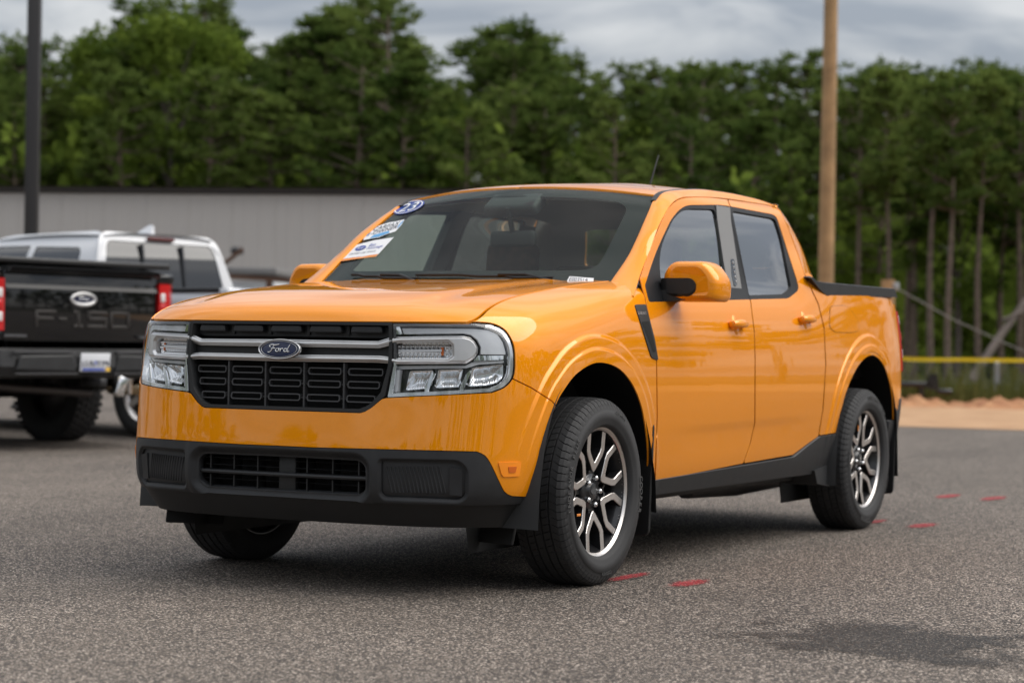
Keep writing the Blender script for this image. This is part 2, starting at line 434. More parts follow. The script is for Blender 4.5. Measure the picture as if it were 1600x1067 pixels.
rowsD = [(.08, .25), (.05, .345), (.035, .40), (.022, .50), (.010, .60), (.002, .72), (.003, .84), (.012, .95), (.028, 1.04), (.055, 1.115), (.095, 1.175)]
topA = [None]*5+[(.742, -.722, .993), (.733, -.655, 1.036), (.725, -.52, 1.076), (.72, -.36, 1.101), (.718, -.18, 1.123), (.715, 0, 1.144), (.712, .25, 1.167), (.71, .48, 1.185), (.71, .7, 1.2)]
rowtab = [rowsF]*4+[[((a[0]+b[0])/2, (a[1]+b[1])/2) for a, b in zip(rowsF, rowsC)], rowsC, rows6, rows7, [((a[0]+b[0])/2, (a[1]+b[1])/2) for a, b in zip(rows7, rows9)], rows9, rows10, rows11, rowsD, rowsD]
netA = []
for i, C in enumerate(CA):
    col = [(C[0]-NA[i, 0]*a, C[1]-NA[i, 1]*a, z) for a, z in rowtab[i]]
    col.append(topA[i] if topA[i] else (C[0]-NA[i, 0]*.044, C[1]-NA[i, 1]*.044, .993))
    netA.append(col)
netA = np.array(netA); netA[0, :, 0] = 0
GA = bsurf(netA, 400, 220)
GA[0, :, 0] = 0
# plan contour of the doors, bed side and tail
CB = np.array([(.90, .15), (.90, .5), (.901, .9), (.902, 1.3), (.902, 1.7), (.901, 2.1), (.90, 2.5), (.90, 2.9), (.898, 3.2), (.893, 3.45), (.878, 3.64), (.845, 3.78), (.77, 3.85), (.6, 3.875), (.3, 3.885), (0, 3.885)])
NB = cnorm(CB); NB[-1] = (0, 1)
rowsB = [(.08, .25), (.05, .345), (.035, .40), (.022, .50), (.010, .60), (.002, .72), (.003, .84), (.012, .95), (.028, 1.04), (.058, 1.12),
         (.100, 1.2), (.129, 1.3), (.155, 1.4), (.186, 1.5), (.208, 1.56), (.238, 1.60), (.29, 1.63), (.36, 1.65)]
bedin = {1.04: .024, 1.12: .036, 1.2: .052, 1.3: .075}
netB = []
for C, n in zip(CB, NB):
    k = min(max((C[1]-2.1)/.5, 0), 1); k = k*k*(3-2*k)
    netB.append([(C[0]-n[0]*(a+(bedin.get(z, a)-a)*k), C[1]-n[1]*(a+(bedin.get(z, a)-a)*k), z) for a, z in rowsB])
netB = np.array(netB)
GB = bsurf(netB, 640, 270)
ARCH_F = cspl([(-.555, .25), (-.545, .38), (-.525, .48), (-.48, .60), (-.42, .70), (-.362, .755), (-.262, .815), (-.105, .853), (.068, .837), (.196, .782), (.292, .699), (.35, .615), (.41, .50), (.452, .394), (.47, .25)], 90)
ARCH_R = cspl([(2.565, .25), (2.57, .40), (2.60, .52), (2.667, .68), (2.783, .79), (2.935, .864), (3.10, .89), (3.255, .85), (3.352, .776), (3.42, .697), (3.475, .60), (3.51, .48), (3.53, .25)], 90)
def closed_arch(a): return np.vstack([a, [(a[-1, 0], -.2), (a[0, 0], -.2)]])
PF, PR = closed_arch(ARCH_F), closed_arch(ARCH_R)
def ss(x, a, b): t = np.clip((x-a)/(b-a), 0, 1); return t*t*(3-2*t)
def flare(G, poly, amp=1.0):
    d = -sdf(poly, G[..., 1:3])           # distance outside the opening
    f = .026*(1-ss(d, .046, .058))+(.0155+.01*np.clip(d-.055, 0, .04))*ss(d, .046, .058)*(1-ss(d, .094, .112))
    w = ss(G[..., 2], .36, .52)*.75+.25
    return f*w*amp, d
fA, dAF = flare(GA, PF); fA *= ss(GA[..., 1], -.66, -.50); NA_ = gnormals(GA)
if np.mean(NA_[..., 0]) < 0: NA_ = -NA_
GA = GA+NA_*(fA*.5)[..., None]
fB, dBR = flare(GB, PR); fB *= 1-ss(GB[..., 1], 3.52, 3.68); NB_ = gnormals(GB)
if np.mean(NB_[..., 0]) < 0: NB_ = -NB_
# lower door character: crisp fold above a slightly scooped lower panel
yy, zz = GB[..., 1], GB[..., 2]
fold = .60+.010*(yy-1.2)
sc_ = -.0035*ss(fold-zz, 0, .05)*(1-ss(fold-zz, .05, .18))*ss(yy, .50, 1.1)*(1-ss(yy, 1.8, 2.4))
GB = GB+NB_*(fB*.5+sc_)[..., None]
# rear half of the front flare continues over the door's leading edge: shared so the gap stays flush
fB2, _ = flare(GB, PF); GB = GB+NB_*(fB2*.5)[..., None]
NA_ = gnormals(GA); NB_ = gnormals(GB)
if np.mean(NA_[..., 0]) < 0: NA_ = -NA_
if np.mean(NB_[..., 0]) < 0: NB_ = -NB_
XA, XB = proj(GA), proj(GB)
outA = np.zeros(GA.shape)+np.array([.5, -.8, .1]); outB = np.zeros(GB.shape)+np.array([1, 0.1, .1])
cx0 = lambda v: abs(v[0]) < 1e-5
def both(name, VFN, mat, parent=T):
    a = put(name, VFN, mat, parent); b = put(name, mirror(VFN), mat, parent); return a, b
def whole(name, VFN, mat, parent=T): return put(name, joinp(VFN, mirror(VFN)), mat, parent)
def px(poly, X): return sdf(poly, X)
BIG = 3000
# ---------------------------------------------------------------- nose outlines, photograph pixels, image-right half (= driver's side)
LAMP_OUT = cspl([(744.5, 502.5), (769, 505), (788, 514), (799.5, 530), (804.5, 548), (805, 578), (800.5, 594), (788, 606), (769, 613.5)], 40)
nose_open = [(200, 500), (436, 501), (612, 503), *map(tuple, LAMP_OUT), (700, 617), (604, 621.5), (597, 623), (580, 637), (570, 643), (563, 645), (436, 641), (200, 632)]
seam_bf = [(801, 592), (830, 606), (860, 625)]
band_bot = [(200, 682), (436, 696.5), (489, 699), (745, 705.5)]+[tuple(p) for p in cspl([(745, 705.5), (757, 711), (766, 723), (780, 752), (789, 769), (800, 775)], 14)]+[(836, 777), (900, 777)]
cover_poly = nose_open[::-1][:6][::-1]
# bumper cover
dn = -px(nose_open, XA)
below_seam = px([(100, 640), (436, 560), (790, 585), (801, 591.5), (830, 605.5), (862, 626), (930, 700), (930, 1000), (100, 1000)], XA)
above_band = px([(100, 300)]+[(100, 676)]+band_bot+[(950, 777), (950, 300)], XA)
arch_out = dAF*400
d_cover = np.minimum.reduce([dn-.4, below_seam-.9, above_band-.5, arch_out])
whole('bumper_cover', panel(GA, d_cover, outA, .006, cx0, NA_), 'orange_paint')
# fender
hood_line = np.full(GA.shape[:2], 50.0)
door_seam = [(985, 300), (999.7, 435.6), (1004, 452), (1008.5, 467), (1018, 515), (1026, 564), (1027, 650), (1023.5, 752), (1022, 900)]
left_of_door = px(door_seam+[(600, 900), (600, 300)], XA)
apill = px([(600, 1000), (600, 360), (930, 426), (958, 424), (975, 416), (988, 421), (1001, 434), (1100, 440), (1100, 1000)], XA)
d_fend = np.minimum.reduce([dn-.4, -below_seam-.9, left_of_door-.9, arch_out, apill-.6, np.where(GA[..., 0] > .45, 50, -50.), np.where(GA[..., 1] > .2, (GA[..., 2]-.388)*400, 50.)])
# slot of the side vent
vent_poly = round_poly([(991, 476.5), (1008, 476), (1022, 530), (1027.5, 563), (1017, 559)], [2, 2, 3, 2, 4])
both('front_fender', panel(GA, d_fend, outA, .006, None, NA_), 'orange_paint')
# dark inner shell behind the gaps
shA = GA[::3, ::3]; d_sh = np.minimum(dAF[::3, ::3]*400-6, np.minimum(np.where(shA[..., 2] > .34, 5., -5.), np.minimum(-px(nose_open, XA[::3, ::3])+3, -px([(100, 690), (736, 715), (736, 788), (100, 760)], XA[::3, ::3]))))
shellA = panel(shA, d_sh, outA[::3, ::3], 0, None, NA_[::3, ::3], -.016)
whole('inner_shell', shellA, 'void_black')
# ---------------------------------------------------------------- doors, bed side
gapB = [(1132, 290), (1137, 311), (1141, 323), (1156, 390), (1171, 460), (1173.5, 474), (1179, 520), (1180, 560), (1179.5, 660), (1172, 695), (1161, 726), (1150, 800)]
door_top = [tuple(p) for p in cspl([(999.7, 435.6), (1017.5, 385), (1040, 332.5), (1048, 321), (1058, 312.5), (1074, 308.5), (1111, 308.5), (1167.5, 315.6), (1205, 322), (1222, 334), (1242.5, 385), (1257.5, 429)], 60)]
rear_edge = [(1257.5, 429), (1264, 444), (1279, 475.6), (1288, 514), (1290.5, 571), (1286, 640), (1279, 682), (1270, 720)]
sill_top = [(1270, 688), (1239, 711), (1161, 724.5), (1023, 747.5)]
cab_in = px([(1023.5, 752), (1027, 650), (1026, 564), (1018, 515), (1008.5, 467), (1004, 452)]+door_top+rear_edge[1:-1]+[(1262, 694), (1239, 711), (1161, 724.5)], XB)
front_of_gap = px([(700, 200), (1132, 200)]+gapB+[(1150, 900), (700, 900)], XB)
WINF_OUT = round_poly([(1014, 472), (1007.5, 446), (1025, 392.5), (1049, 342), (1062, 327), (1074, 320.5), (1123, 320), (1139, 322), (1172, 468)], [3, 3, 25, 25, 12, 12, 3, 1, 1], 4)
WINR_OUT = round_poly([(1139, 322), (1213, 336), (1246.5, 441), (1249, 453), (1232, 466.5), (1172, 468)], [1, 9, 8, 6, 5, 1], 4)
WINF_GL = round_poly([(1036, 470), (1029.5, 392.5), (1052, 343), (1064, 331), (1076, 326), (1117, 327), (1137, 395), (1141.5, 463), (1040, 466)], [2, 30, 20, 9, 9, 5, 40, 3, 2], 4)
WINR_GL = round_poly([(1145, 329.5), (1212, 341.5), (1222, 372), (1237, 449), (1224, 459.5), (1171, 461)], [4, 7, 50, 4, 4, 2], 4)
d_wf, d_wr = px(WINF_OUT, XB), px(WINR_OUT, XB)
side_ok = np.where(GB[..., 1] < 2.95, 1e3, -1e3)
d_fd = np.minimum.reduce([cab_in-.9, front_of_gap-.9, -d_wf, side_ok])
d_rd = np.minimum.reduce([cab_in-.9, -front_of_gap-.9, -d_wr, dBR*330, side_ok])
fdoor = both('front_door', panel(GB, d_fd, outB, .005, None, NB_), 'orange_paint')
rdoor = both('rear_door', panel(GB, d_rd, outB, .005, None, NB_), 'orange_paint')
for dd, par in ((d_fd, fdoor), (d_rd, rdoor)):
    tr = panel(GB[::2, ::2], np.minimum(dd, (GB[..., 2]-1.12)*330)[::2, ::2], outB[::2, ::2], 0, None, NB_[::2, ::2], -.016)
    for k, m in enumerate((lambda q: q, mirror)): put('frame_trim', m(tr), 'headliner', par[k])
# black window surround (frame between door opening and glass) and B-pillar cover
gl_f, gl_r = px(WINF_GL, XB), px(WINR_GL, XB)
for dd, gg, nm, tint, par in ((d_wf, gl_f, 'f', 'side_glass', fdoor), (d_wr, gl_r, 'r', 'privacy_glass', rdoor)):
    fr = panel(GB, np.minimum.reduce([dd+.6, -gg, side_ok]), outB, .010, None, NB_, -.002)
    gl = panel(GB[::2, ::2], np.minimum((gg+2)[::2, ::2], side_ok[::2, ::2]), outB[::2, ::2], 0, None, NB_[::2, ::2], -.010)
    for k, m in enumerate((lambda q: q, mirror)):
        put('window_frame', m(fr), 'frame_black', par[k]); put('window_pane', m(gl), tint, par[k])
# bed side
RAIL = [(1262, 426), (1268, 430), (1276, 441), (1283, 452), (1291, 461.5), (1340, 462), (1401.5, 463), (1409, 470), (1411.5, 477)]
bed_up = px([(1240, 400), (1257.5, 429.5)]+RAIL+[(1450, 480), (1450, 900), (1200, 900), (1200, 500)], XB)
yB, zB = GB[..., 1], GB[..., 2]
bed_metric = np.where(yB > 3.62, (1.165-zB)*330, 1e3)
lamp_y = px([(3.70, .80), (3.70, 1.13), (4.2, 1.13), (4.2, .80)], np.stack([yB, zB], -1))*330
low_rear = (zB-(.60-.35*np.clip((yB-3.5)/.3, 0, 1)*0))*330
bed_low = np.where(yB < 2.7, -px([(900, 760), (1023, 747.5), (1161, 724.5), (1239, 711), (1265, 690), (1279.5, 680), (1306.5, 675.5), (1330, 676), (1330, 900), (900, 900)], XB), 1e3)
tail_cut = np.where(GB[..., 0] > .74, 1e3, -1e3)
rear_door_line = np.where(yB < 2.9, -cab_in-.9, 1e3)
fwd = np.where(yB > 2.15, 1e3, -1e3)
under_roof = (1.30-zB)*330
bump_line = px([(3.4, .55), (3.60, .55), (3.66, .66), (4.2, .66), (4.2, .1), (3.4, .1)], np.stack([yB, zB], -1))*330
d_bed = np.minimum.reduce([np.where(yB < 3.62, bed_up, 1e3), bed_metric, rear_door_line, bed_low, fwd, dBR*330, -lamp_y, tail_cut, under_roof, -bump_line])
# body below the windows behind the cab also covers the strip between door and arch
both('bed_side', panel(GB, d_bed, outB, .005, None, NB_), 'orange_paint')
shB = GB[::3, ::3]; sX = XB[::3, ::3]
d_sb = np.minimum.reduce([dBR[::3, ::3]*330-5, -sdf(PF, shB[..., 1:3])*330-5, np.where(shB[..., 2] > .34, 5., -5.), -px(WINF_GL, sX)-1, -px(WINR_GL, sX)-1, np.where(shB[..., 1] < 3.75, 5., -5.), np.where((shB[..., 2] < 1.17) | (shB[..., 1] < 2.45), 5., -5.), np.where(shB[..., 2] < 1.54, 5., -5.), cab_in[::3, ::3]+np.where(shB[..., 2] < 1.1, 500., 4.)+np.where(shB[..., 1] > 2.1, 500., 0.)])
both('inner_shell', panel(shB, d_sb, outB[::3, ::3], 0, None, NB_[::3, ::3], -.018), 'void_black')
# ---------------------------------------------------------------- uniside: A-pillar, roof rail, C-pillar
def onB(U, V, it=6):
    """pixel -> point on the door surface"""
    d = (XB[..., 0]-U)**2+(XB[..., 1]-V)**2+np.where(GB[..., 1] > 3.6, 1e9, 0); i, j = np.unravel_index(np.argmin(d), d.shape); return GB[i, j], NB_[i, j]
pairs = [((991, 462), (.712, .335, 1.12)), ((999.7, 435.6), (.706, .431, 1.183)), ((1008, 411), (.704, .515, 1.237)), ((1017.5, 385), (.700, .604, 1.296)), ((1028, 359), (.687, .707, 1.37)), ((1040, 332.5), (.669, .811, 1.442)), ((1048, 321), (.653, .896, 1.498)), ((1058, 312.5), (.638, .976, 1.548)), ((1074, 308.5), (.622, 1.11, 1.592)),
         ((1111, 308.5), (.61, 1.45, 1.626)), ((1140, 311), (.605, 1.7, 1.635)), ((1167.5, 315.6), (.605, 1.95, 1.636)), ((1205, 322), (.61, 2.25, 1.622)), ((1222, 334), (.632, 2.45, 1.585)), ((1242.5, 385), (.685, 2.60, 1.44)), ((1257.5, 429), (.72, 2.68, 1.29))]
Kc = cspl([p[1] for p in pairs], 140)
sm = []; sn = []
for (U, V), _ in pairs: a, n = onB(U, V); sm.append(a); sn.append(n)
seamc = cspl(sm, 140); seamn = cspl(sn, 140); seamn /= np.linalg.norm(seamn, axis=1, keepdims=True)
# match parameters pairwise instead of by length
def paired(pts, m=140):
    out = []; P = np.asarray(pts, float); k = len(P)-1
    Q = np.vstack([2*P[0]-P[1], P, 2*P[-1]-P[-2]])
    for t in np.linspace(0, k-1e-6, m):
        i = int(t); f = t-i; a, b, c, d = Q[i], Q[i+1], Q[i+2], Q[i+3]
        out.append(.5*((2*b)+(c-a)*f+(2*a-5*b+4*c-d)*f*f+(3*b-a-3*c+d)*f**3))
    return np.array(out)
Kc = paired([p[1] for p in pairs]); seamc = paired(sm); seamn = paired(sn); seamn /= np.linalg.norm(seamn, axis=1, keepdims=True)
tang = np.gradient(seamc, axis=0); tang /= np.linalg.norm(tang, axis=1, keepdims=True)
side = np.cross(seamn, tang); 
side *= np.sign(((Kc-seamc)*side).sum(1))[:, None]
dist = np.linalg.norm(Kc-seamc, axis=1)[:, None]
mid = lambda t: seamc*(1-t)+Kc*t
net = np.stack([seamc+side*.0025, mid(.22)+side*dist*.05+seamn*.004, mid(.55)+seamn*.010+np.array([0, -.002, .004]), mid(.85)+seamn*.006+np.array([0, -.003, .006]), Kc], 1)
Gs = np.einsum('bj,ijk->ibk', bspl(5, np.linspace(0, 1, 14)), net)
V_ = panel(Gs, np.ones(Gs.shape[:2]), np.zeros(Gs.shape)+np.array([.8, -.1, .5]), .012)
both('roof_side', V_, 'orange_paint')
both('roof_side_trim', panel(Gs, np.ones(Gs.shape[:2]), np.zeros(Gs.shape)+np.array([.8, -.1, .5]), 0, None, None, -.018), 'headliner')
# ---------------------------------------------------------------- roof
nK = 140
iA, iC = 70, 122           # samples of the rail that bound the roof panel
edge = Kc[iA:iC]; m = len(edge)
rows = []
for a in np.linspace(0, 1, 9):
    x = edge[:, 0]*a-.003*(a > .99)
    fy = 1-a**2
    y = edge[:, 1]-(.10*np.exp(-((edge[:, 1]-edge[0, 1])/.25)**2))*fy+.05*fy*np.exp(-((edge[:, 1]-edge[-1, 1])/.3)**2)
    z = edge[:, 2]+.042*(1-a**2.2)
    # two shallow ribs pressed along the roof
    z = z+.006*np.exp(-((x-.30)/.07)**2)*ss(edge[:, 1], 1.15, 1.4)
    rows.append(np.stack([x, y, z], -1))
Gr = bsurf(np.array(rows)[:, ::4], 40, 60); Gr[0, :, 0] = 0
whole('roof', panel(Gr, np.ones(Gr.shape[:2]), np.zeros(Gr.shape)+np.array([0, 0, 1]), .012, cx0), 'orange_paint')
# black ditch strip between roof and rail
dk = Kc[iA-6:iC+4]; strip = np.stack([dk+np.array([-.012, 0, .004]), dk+np.array([0, 0, .0055]), dk+np.array([.012, 0, .002])], 1)
both('roof_ditch_strip', panel(strip, np.ones(strip.shape[:2]), np.zeros(strip.shape)+np.array([0, 0, 1]), .01), 'black_plastic')
# ---------------------------------------------------------------- windshield
we = Kc[10:iA+2]              # side edge, bottom to top
rows = []
for a in np.linspace(0, 1, 9):
    fy = 1-a**2.0; t = np.linspace(0, 1, len(we))
    x = (we[:, 0]-.004)*a; y = we[:, 1]-fy*(.155*(1-t)+.115*t); z = we[:, 2]-.006+fy*(-.012*(1-t)+.040*t)
    rows.append(np.stack([x, y, z], -1))
Gw = bsurf(np.array(rows)[:, ::3], 90, 100); Gw[0, :, 0] = 0
Nw = gnormals(Gw)
if np.mean(Nw[..., 1]) > 0: Nw = -Nw
outw = np.zeros(Gw.shape)+np.array([0, -.6, .8])
wsh = whole('windshield', panel(Gw, np.ones(Gw.shape[:2]), outw, 0, None, Nw), 'windshield_glass')
uu = np.linspace(0, 1, 90)[:, None]*np.ones((1, 100)); vv = np.ones((90, 1))*np.linspace(0, 1, 100)[None]
inner = sdf(round_poly([(-1, .10), (.925, .10), (.925, .925), (-1, .94)], [0, .10, .16, 0], 6), np.stack([uu, vv], -1))
frit = panel(Gw, -inner, outw, 0, None, Nw, -.003)
put('windshield_frit', joinp(frit, mirror(frit)), 'void_black', wsh)
# ---------------------------------------------------------------- hood
ER = bcurve([t for t in topA[5:13]], 60)              # hood side edge follows the fender top
ER = np.vstack([[GA[i, -1] for i in range(0, GA.shape[0])]])
sel = (ER[:, 1] > -.735) & (ER[:, 1] < .43) & (ER[:, 0] > .5)
E_ = resample(ER[sel], 46)
zc_y = [(-.862, .993), (-.858, 1.012), (-.835, 1.040), (-.78, 1.062), (-.62, 1.090), (-.40, 1.115), (-.1, 1.140), (.15, 1.158), (.32, 1.172)]
Cn_ = resample(bcurve(zc_y, 200), 46)
# pair by progress: the lip at start, cowl at end
def remap(P, k): 
    s = np.linspace(0, 1, len(P))**k; return np.stack([np.interp(s, np.linspace(0, 1, len(P)), P[:, j]) for j in range(P.shape[1])], -1)
lipx = np.array([(C[0], C[1]) for C in [GA[i, -1] for i in range(GA.shape[0])]]);
rows = []
for a in np.linspace(0, 1, 15):
    x = E_[:, 0]*a
    g = a**3.0
    y = Cn_[:, 0]*(1-g)+E_[:, 1]*g
    z = Cn_[:, 1]*(1-a**2.6)+E_[:, 2]*a**2.6
    z = z+0.014*(1-ss(x, .46, .535))*ss(y, -.82, -.50)+.006*np.exp(-((x-.62)/.06)**2)*ss(y, -.75, -.5)
    rows.append(np.stack([x, y, z], -1))
Gh = bsurf(np.array(rows), 120, 150); Gh[0, :, 0] = 0
uH = np.linspace(0, 1, 120)[:, None]*np.ones((1, 150))
dH = .9930-uH
whole('hood', panel(Gh, dH, np.zeros(Gh.shape)+np.array([0, -.3, .9]), .014, cx0), 'orange_paint')

# ---------------------------------------------------------------- surface look-ups
def grid_at(G, N, F2, q):
    """point and normal of grid G where the 2D field F2 equals q"""
    d = (F2[..., 0]-q[0])**2+(F2[..., 1]-q[1])**2; i, j = np.unravel_index(np.argmin(d), d.shape)
    i = min(max(i, 0), G.shape[0]-2); j = min(max(j, 0), G.shape[1]-2)
    J = np.stack([F2[i+1, j]-F2[i, j], F2[i, j+1]-F2[i, j]], -1)
    try: s = np.clip(np.linalg.solve(J, np.array(q)-F2[i, j]), -1.5, 1.5)
    except Exception: s = np.zeros(2)
    return G[i, j]+s[0]*(G[i+1, j]-G[i, j])+s[1]*(G[i, j+1]-G[i, j]), N[i, j]
def atA(U, V): return grid_at(GA, NA_, XA, (U, V))
FXZ = np.where((GA[..., 1] < -.45)[..., None], GA[..., [0, 2]], 99)
def atXZ(x, z):
    p, n = grid_at(GA, NA_, FXZ, (abs(x), z)); s = -1 if x < 0 else 1
    return np.array([p[0]*s, p[1], p[2]]), np.array([n[0]*s, n[1], n[2]])
def frame(p, n, up=(0, 0, 1)):
    """4x4 with local z along n, y up"""
    n = Vector(n).normalized(); x = Vector(up).cross(n).normalized(); y = n.cross(x)
    M = Matrix((x, y, n)).transposed().to_4x4(); M.translation = Vector(p); return M
# finer grids of the nose
def subgrid(u0, u1, v0, v1, nu, nv):
    G = bsurf(netA, nu, nv, np.linspace(u0, u1, nu), np.linspace(v0, v1, nv)); 
    if u0 == 0: G[0, :, 0] = 0
    N = gnormals(G)
    if np.mean(N[..., 1]) > 0: N = -N
    if u0 == 0: N[0, :, 0] = 0
    return G, N, proj(G), np.zeros(G.shape)+np.array([.3, -.9, 0])
GF, NF, XF, oF = subgrid(0, .62, .30, 1.0, 460, 190)
GL_, NL_, XL, oL = subgrid(0, .74, 0, .52, 430, 150)
dLarch = -sdf(PF, GL_[..., 1:3])*400
# ---------------------------------------------------------------- black lower bumper
lowg = round_poly([(100, 697), (436, 713), (558, 719.5), (567.5, 729), (567.5, 768), (558, 777), (436, 771), (100, 752)], [0, 0, 6, 6, 6, 6, 0, 0])
fog = round_poly([(594, 720.5), (716, 723), (728, 735), (727.5, 775), (718, 782.5), (600, 778), (594, 771)], [4, 8, 8, 6, 6, 4, 4])
d_lg, d_fg = px(lowg, XL), px(fog, XL)
below_band = -px([(100, 300), (100, 676)]+band_bot+[(950, 777), (950, 300)], XL)
zL = GL_[..., 2]
relief = -.024*(1-ss(-d_lg, 0, 13))-.010*(1-ss(-d_fg, 0, 5))+.006*(ss(XL[..., 0], 150, 160)*(1-ss(XL[..., 0], 578, 592)))
GLr = GL_+NL_*(relief-.001)[..., None]
d_lb = np.minimum.reduce([below_band-.6, -d_lg, -d_fg, (zL-.343)*400, dLarch])
whole('lower_bumper', panel(GLr, d_lb, oL, .03, cx0), 'black_plastic')
both('fog_lamp_cover', panel(GL_[::2, ::2], (d_fg+1.5)[::2, ::2], oL[::2, ::2], 0, None, NL_[::2, ::2], -.019), 'black_plastic')
rb = MB()
for k in range(15):       # slanted moulded ribs of the blank
    u0 = 600+k*6.1
    a, na = atA(u0, 729+.03*k); b, nb = atA(min(u0+10, 700), 772+.03*k)
    rb.tube([a-na*.018, b-nb*.018], .0045, 6)
rbm = rb.build('rib_cluster', 'black_plastic', T, 'stuff')
rb2 = MB(); rb2.add([(-v[0], v[1], v[2]) for v in rb.V], rb.F, True); rb2.build('rib_cluster', 'black_plastic', T, 'stuff')
bl = MB()
p0, n0 = atA(702, 730); p1, n1 = atA(702, 775); p2, n2 = atA(722, 776); p3, n3 = atA(722, 734)
bl.loft([[p0-n0*.02, p3-n3*.02, p2-n2*.02, p1-n1*.02], [p0-n0*.012, p3-n3*.006, p2-n2*.006, p1-n1*.012]]); bl.build('fog_lamp_blank', 'black_plastic', T)
bl2 = MB(); bl2.add([(-v[0], v[1], v[2]) for v in bl.V], bl.F); bl2.build('fog_lamp_blank', 'black_plastic', T)
# valance under the bumper
whole('lower_valance', panel(GL_[::2, ::2], np.minimum((.346-zL)*400, dLarch-2)[::2, ::2], oL[::2, ::2], .02, cx0, NL_[::2, ::2], -.012), 'dark_plastic')
for s in (-1, 1):
    MB().box((s*.68, -.48, .245), (.24, .014, .12), Matrix.Rotation(R(-18*s), 3, 'Z')@Matrix.Rotation(R(-15), 3, 'X'), .005).build('air_deflector', 'void_black', T)
# lower grille
lg = MB(); lg.box((0, -.78, .43), (.80, .02, .20)); lg.build('lower_grille_backing', 'void_black', T)
def zbar(mb, z, x0, x1, h, dep, off, n=24):
    """horizontal bar that follows the nose"""
    rings = []
    for x in np.linspace(x0, x1, n):
        p, nn = atXZ(x, z); nn = np.array([nn[0], nn[1], 0]); nn /= np.linalg.norm(nn)
        a = p+nn*off; b = p+nn*(off-dep); r = h/2
        rings.append([a+np.array([0, 0, r*.7]), a+nn*.002, a-np.array([0, 0, r*.7]), a-nn*.004-np.array([0, 0, r]), b-np.array([0, 0, r]), b+np.array([0, 0, r]), a-nn*.004+np.array([0, 0, r])])
    mb.loft(rings, True, True, False)
m_ = MB(); zbar(m_, .428, -.375, .375, .016, .03, -.03); m_.build('lower_grille_bar', 'black_plastic', T)
for k, x in enumerate(np.linspace(-.33, .33, 7)):
    if abs(x) < .05: continue
    for zc, hh in ((.385, .062), (.467, .058)): MB().box((x, -.84+.03*abs(x), zc), (.006, .05, hh)).build('lower_grille_fin', 'dark_plastic', T)
for zc in (.372, .400, .452, .478): 
    m_ = MB(); zbar(m_, zc, -.37, .37, .004, .02, -.05, 12); m_.build('lower_grille_fin', 'dark_plastic', T)
MB().box((.02, -.845, .43), (.075, .03, .135), None, .006).build('radar_cover', 'dark_plastic', T)
# ---------------------------------------------------------------- upper grille
MB().box((0, -.765, .83), (1.0, .02, .37)).build('grille_backing', 'void_black', T)
gr_poly = [(100, 500), (436, 501.5), (611, 503.5), (612, 530), (611, 570), (606, 590), (600, 619), (595, 622.5), (580, 636), (570, 642.5), (562, 644), (436, 640), (100, 630)]
gr_in = [(100, 505), (436, 506), (606, 508), (607, 530), (605, 572), (600, 590), (594, 612), (586, 622), (574, 633), (560, 638.5), (436, 634.5), (100, 624)]
whole('grille_surround', panel(GF, np.minimum(px(gr_poly, XF), -px(gr_in, XF)), oF, .05, cx0, NF, -.006), 'dark_plastic')
whole('grille_shelf', panel(GF, np.minimum.reduce([px([(100, 502), (436, 503), (611, 505), (612, 524), (590, 527), (436, 524), (100, 519)], XF)]), oF, .0, cx0, NF, -.045), 'dark_plastic')
PITCH = .1725
for c in range(-2, 3):
    x = c*PITCH
    p, n = atXZ(x, .966); w = .140 if abs(c) < 2 else .130
    MB().prism(round_poly([(-w/2, -.0125), (w/2, -.0125), (w/2-.006, .0125), (-w/2+.006, .0125)], .008, 3), frame(p-n*.040, n), .026, .004).build('grille_pad', 'black_plastic', T)
    for r_, z in enumerate((.812, .766, .716)):
        w = .142 if abs(c) < 2 else (.142, .132, .118)[r_]
        xo = x-(.0 if abs(c) < 2 else math.copysign((.0, .006, .014)[r_], c))
        p, n = atXZ(xo, z); M = frame(p-n*.026, n); ring = rrect(w, .027, .011, 4)
        mb = MB(); k = len(ring); inn = offset_poly(ring, -.0045)
        lo = [M@Vector((*q, -.02)) for q in ring]; hi = [M@Vector((*q, .0)) for q in ring]; hi2 = [M@Vector((*q, .0)) for q in inn]; lo2 = [M@Vector((*q, -.02)) for q in inn]
        mb.loft([lo, hi, hi2, lo2], True, False, False); mb.build('grille_slot', 'grille_grey', T)
        if c < 2:
            pa, na = atXZ(xo+w/2+.0165, z); MB().box(pa-na*.036, (.034, .012, .007), Matrix.Rotation(math.atan2(na[0], -na[1]), 3, 'Z')).build('grille_link', 'dark_plastic', T)
for x in (-1.5*PITCH, -.5*PITCH, .5*PITCH, 1.5*PITCH):
    p, n = atXZ(x, .76); MB().box(p-n*.034-np.array([0, 0, .004]), (.007, .02, .175)).build('grille_upright', 'grille_grey', T)
    p, n = atXZ(x, .966); MB().box(p-n*.046, (.012, .02, .04)).build('grille_upright', 'dark_plastic', T)
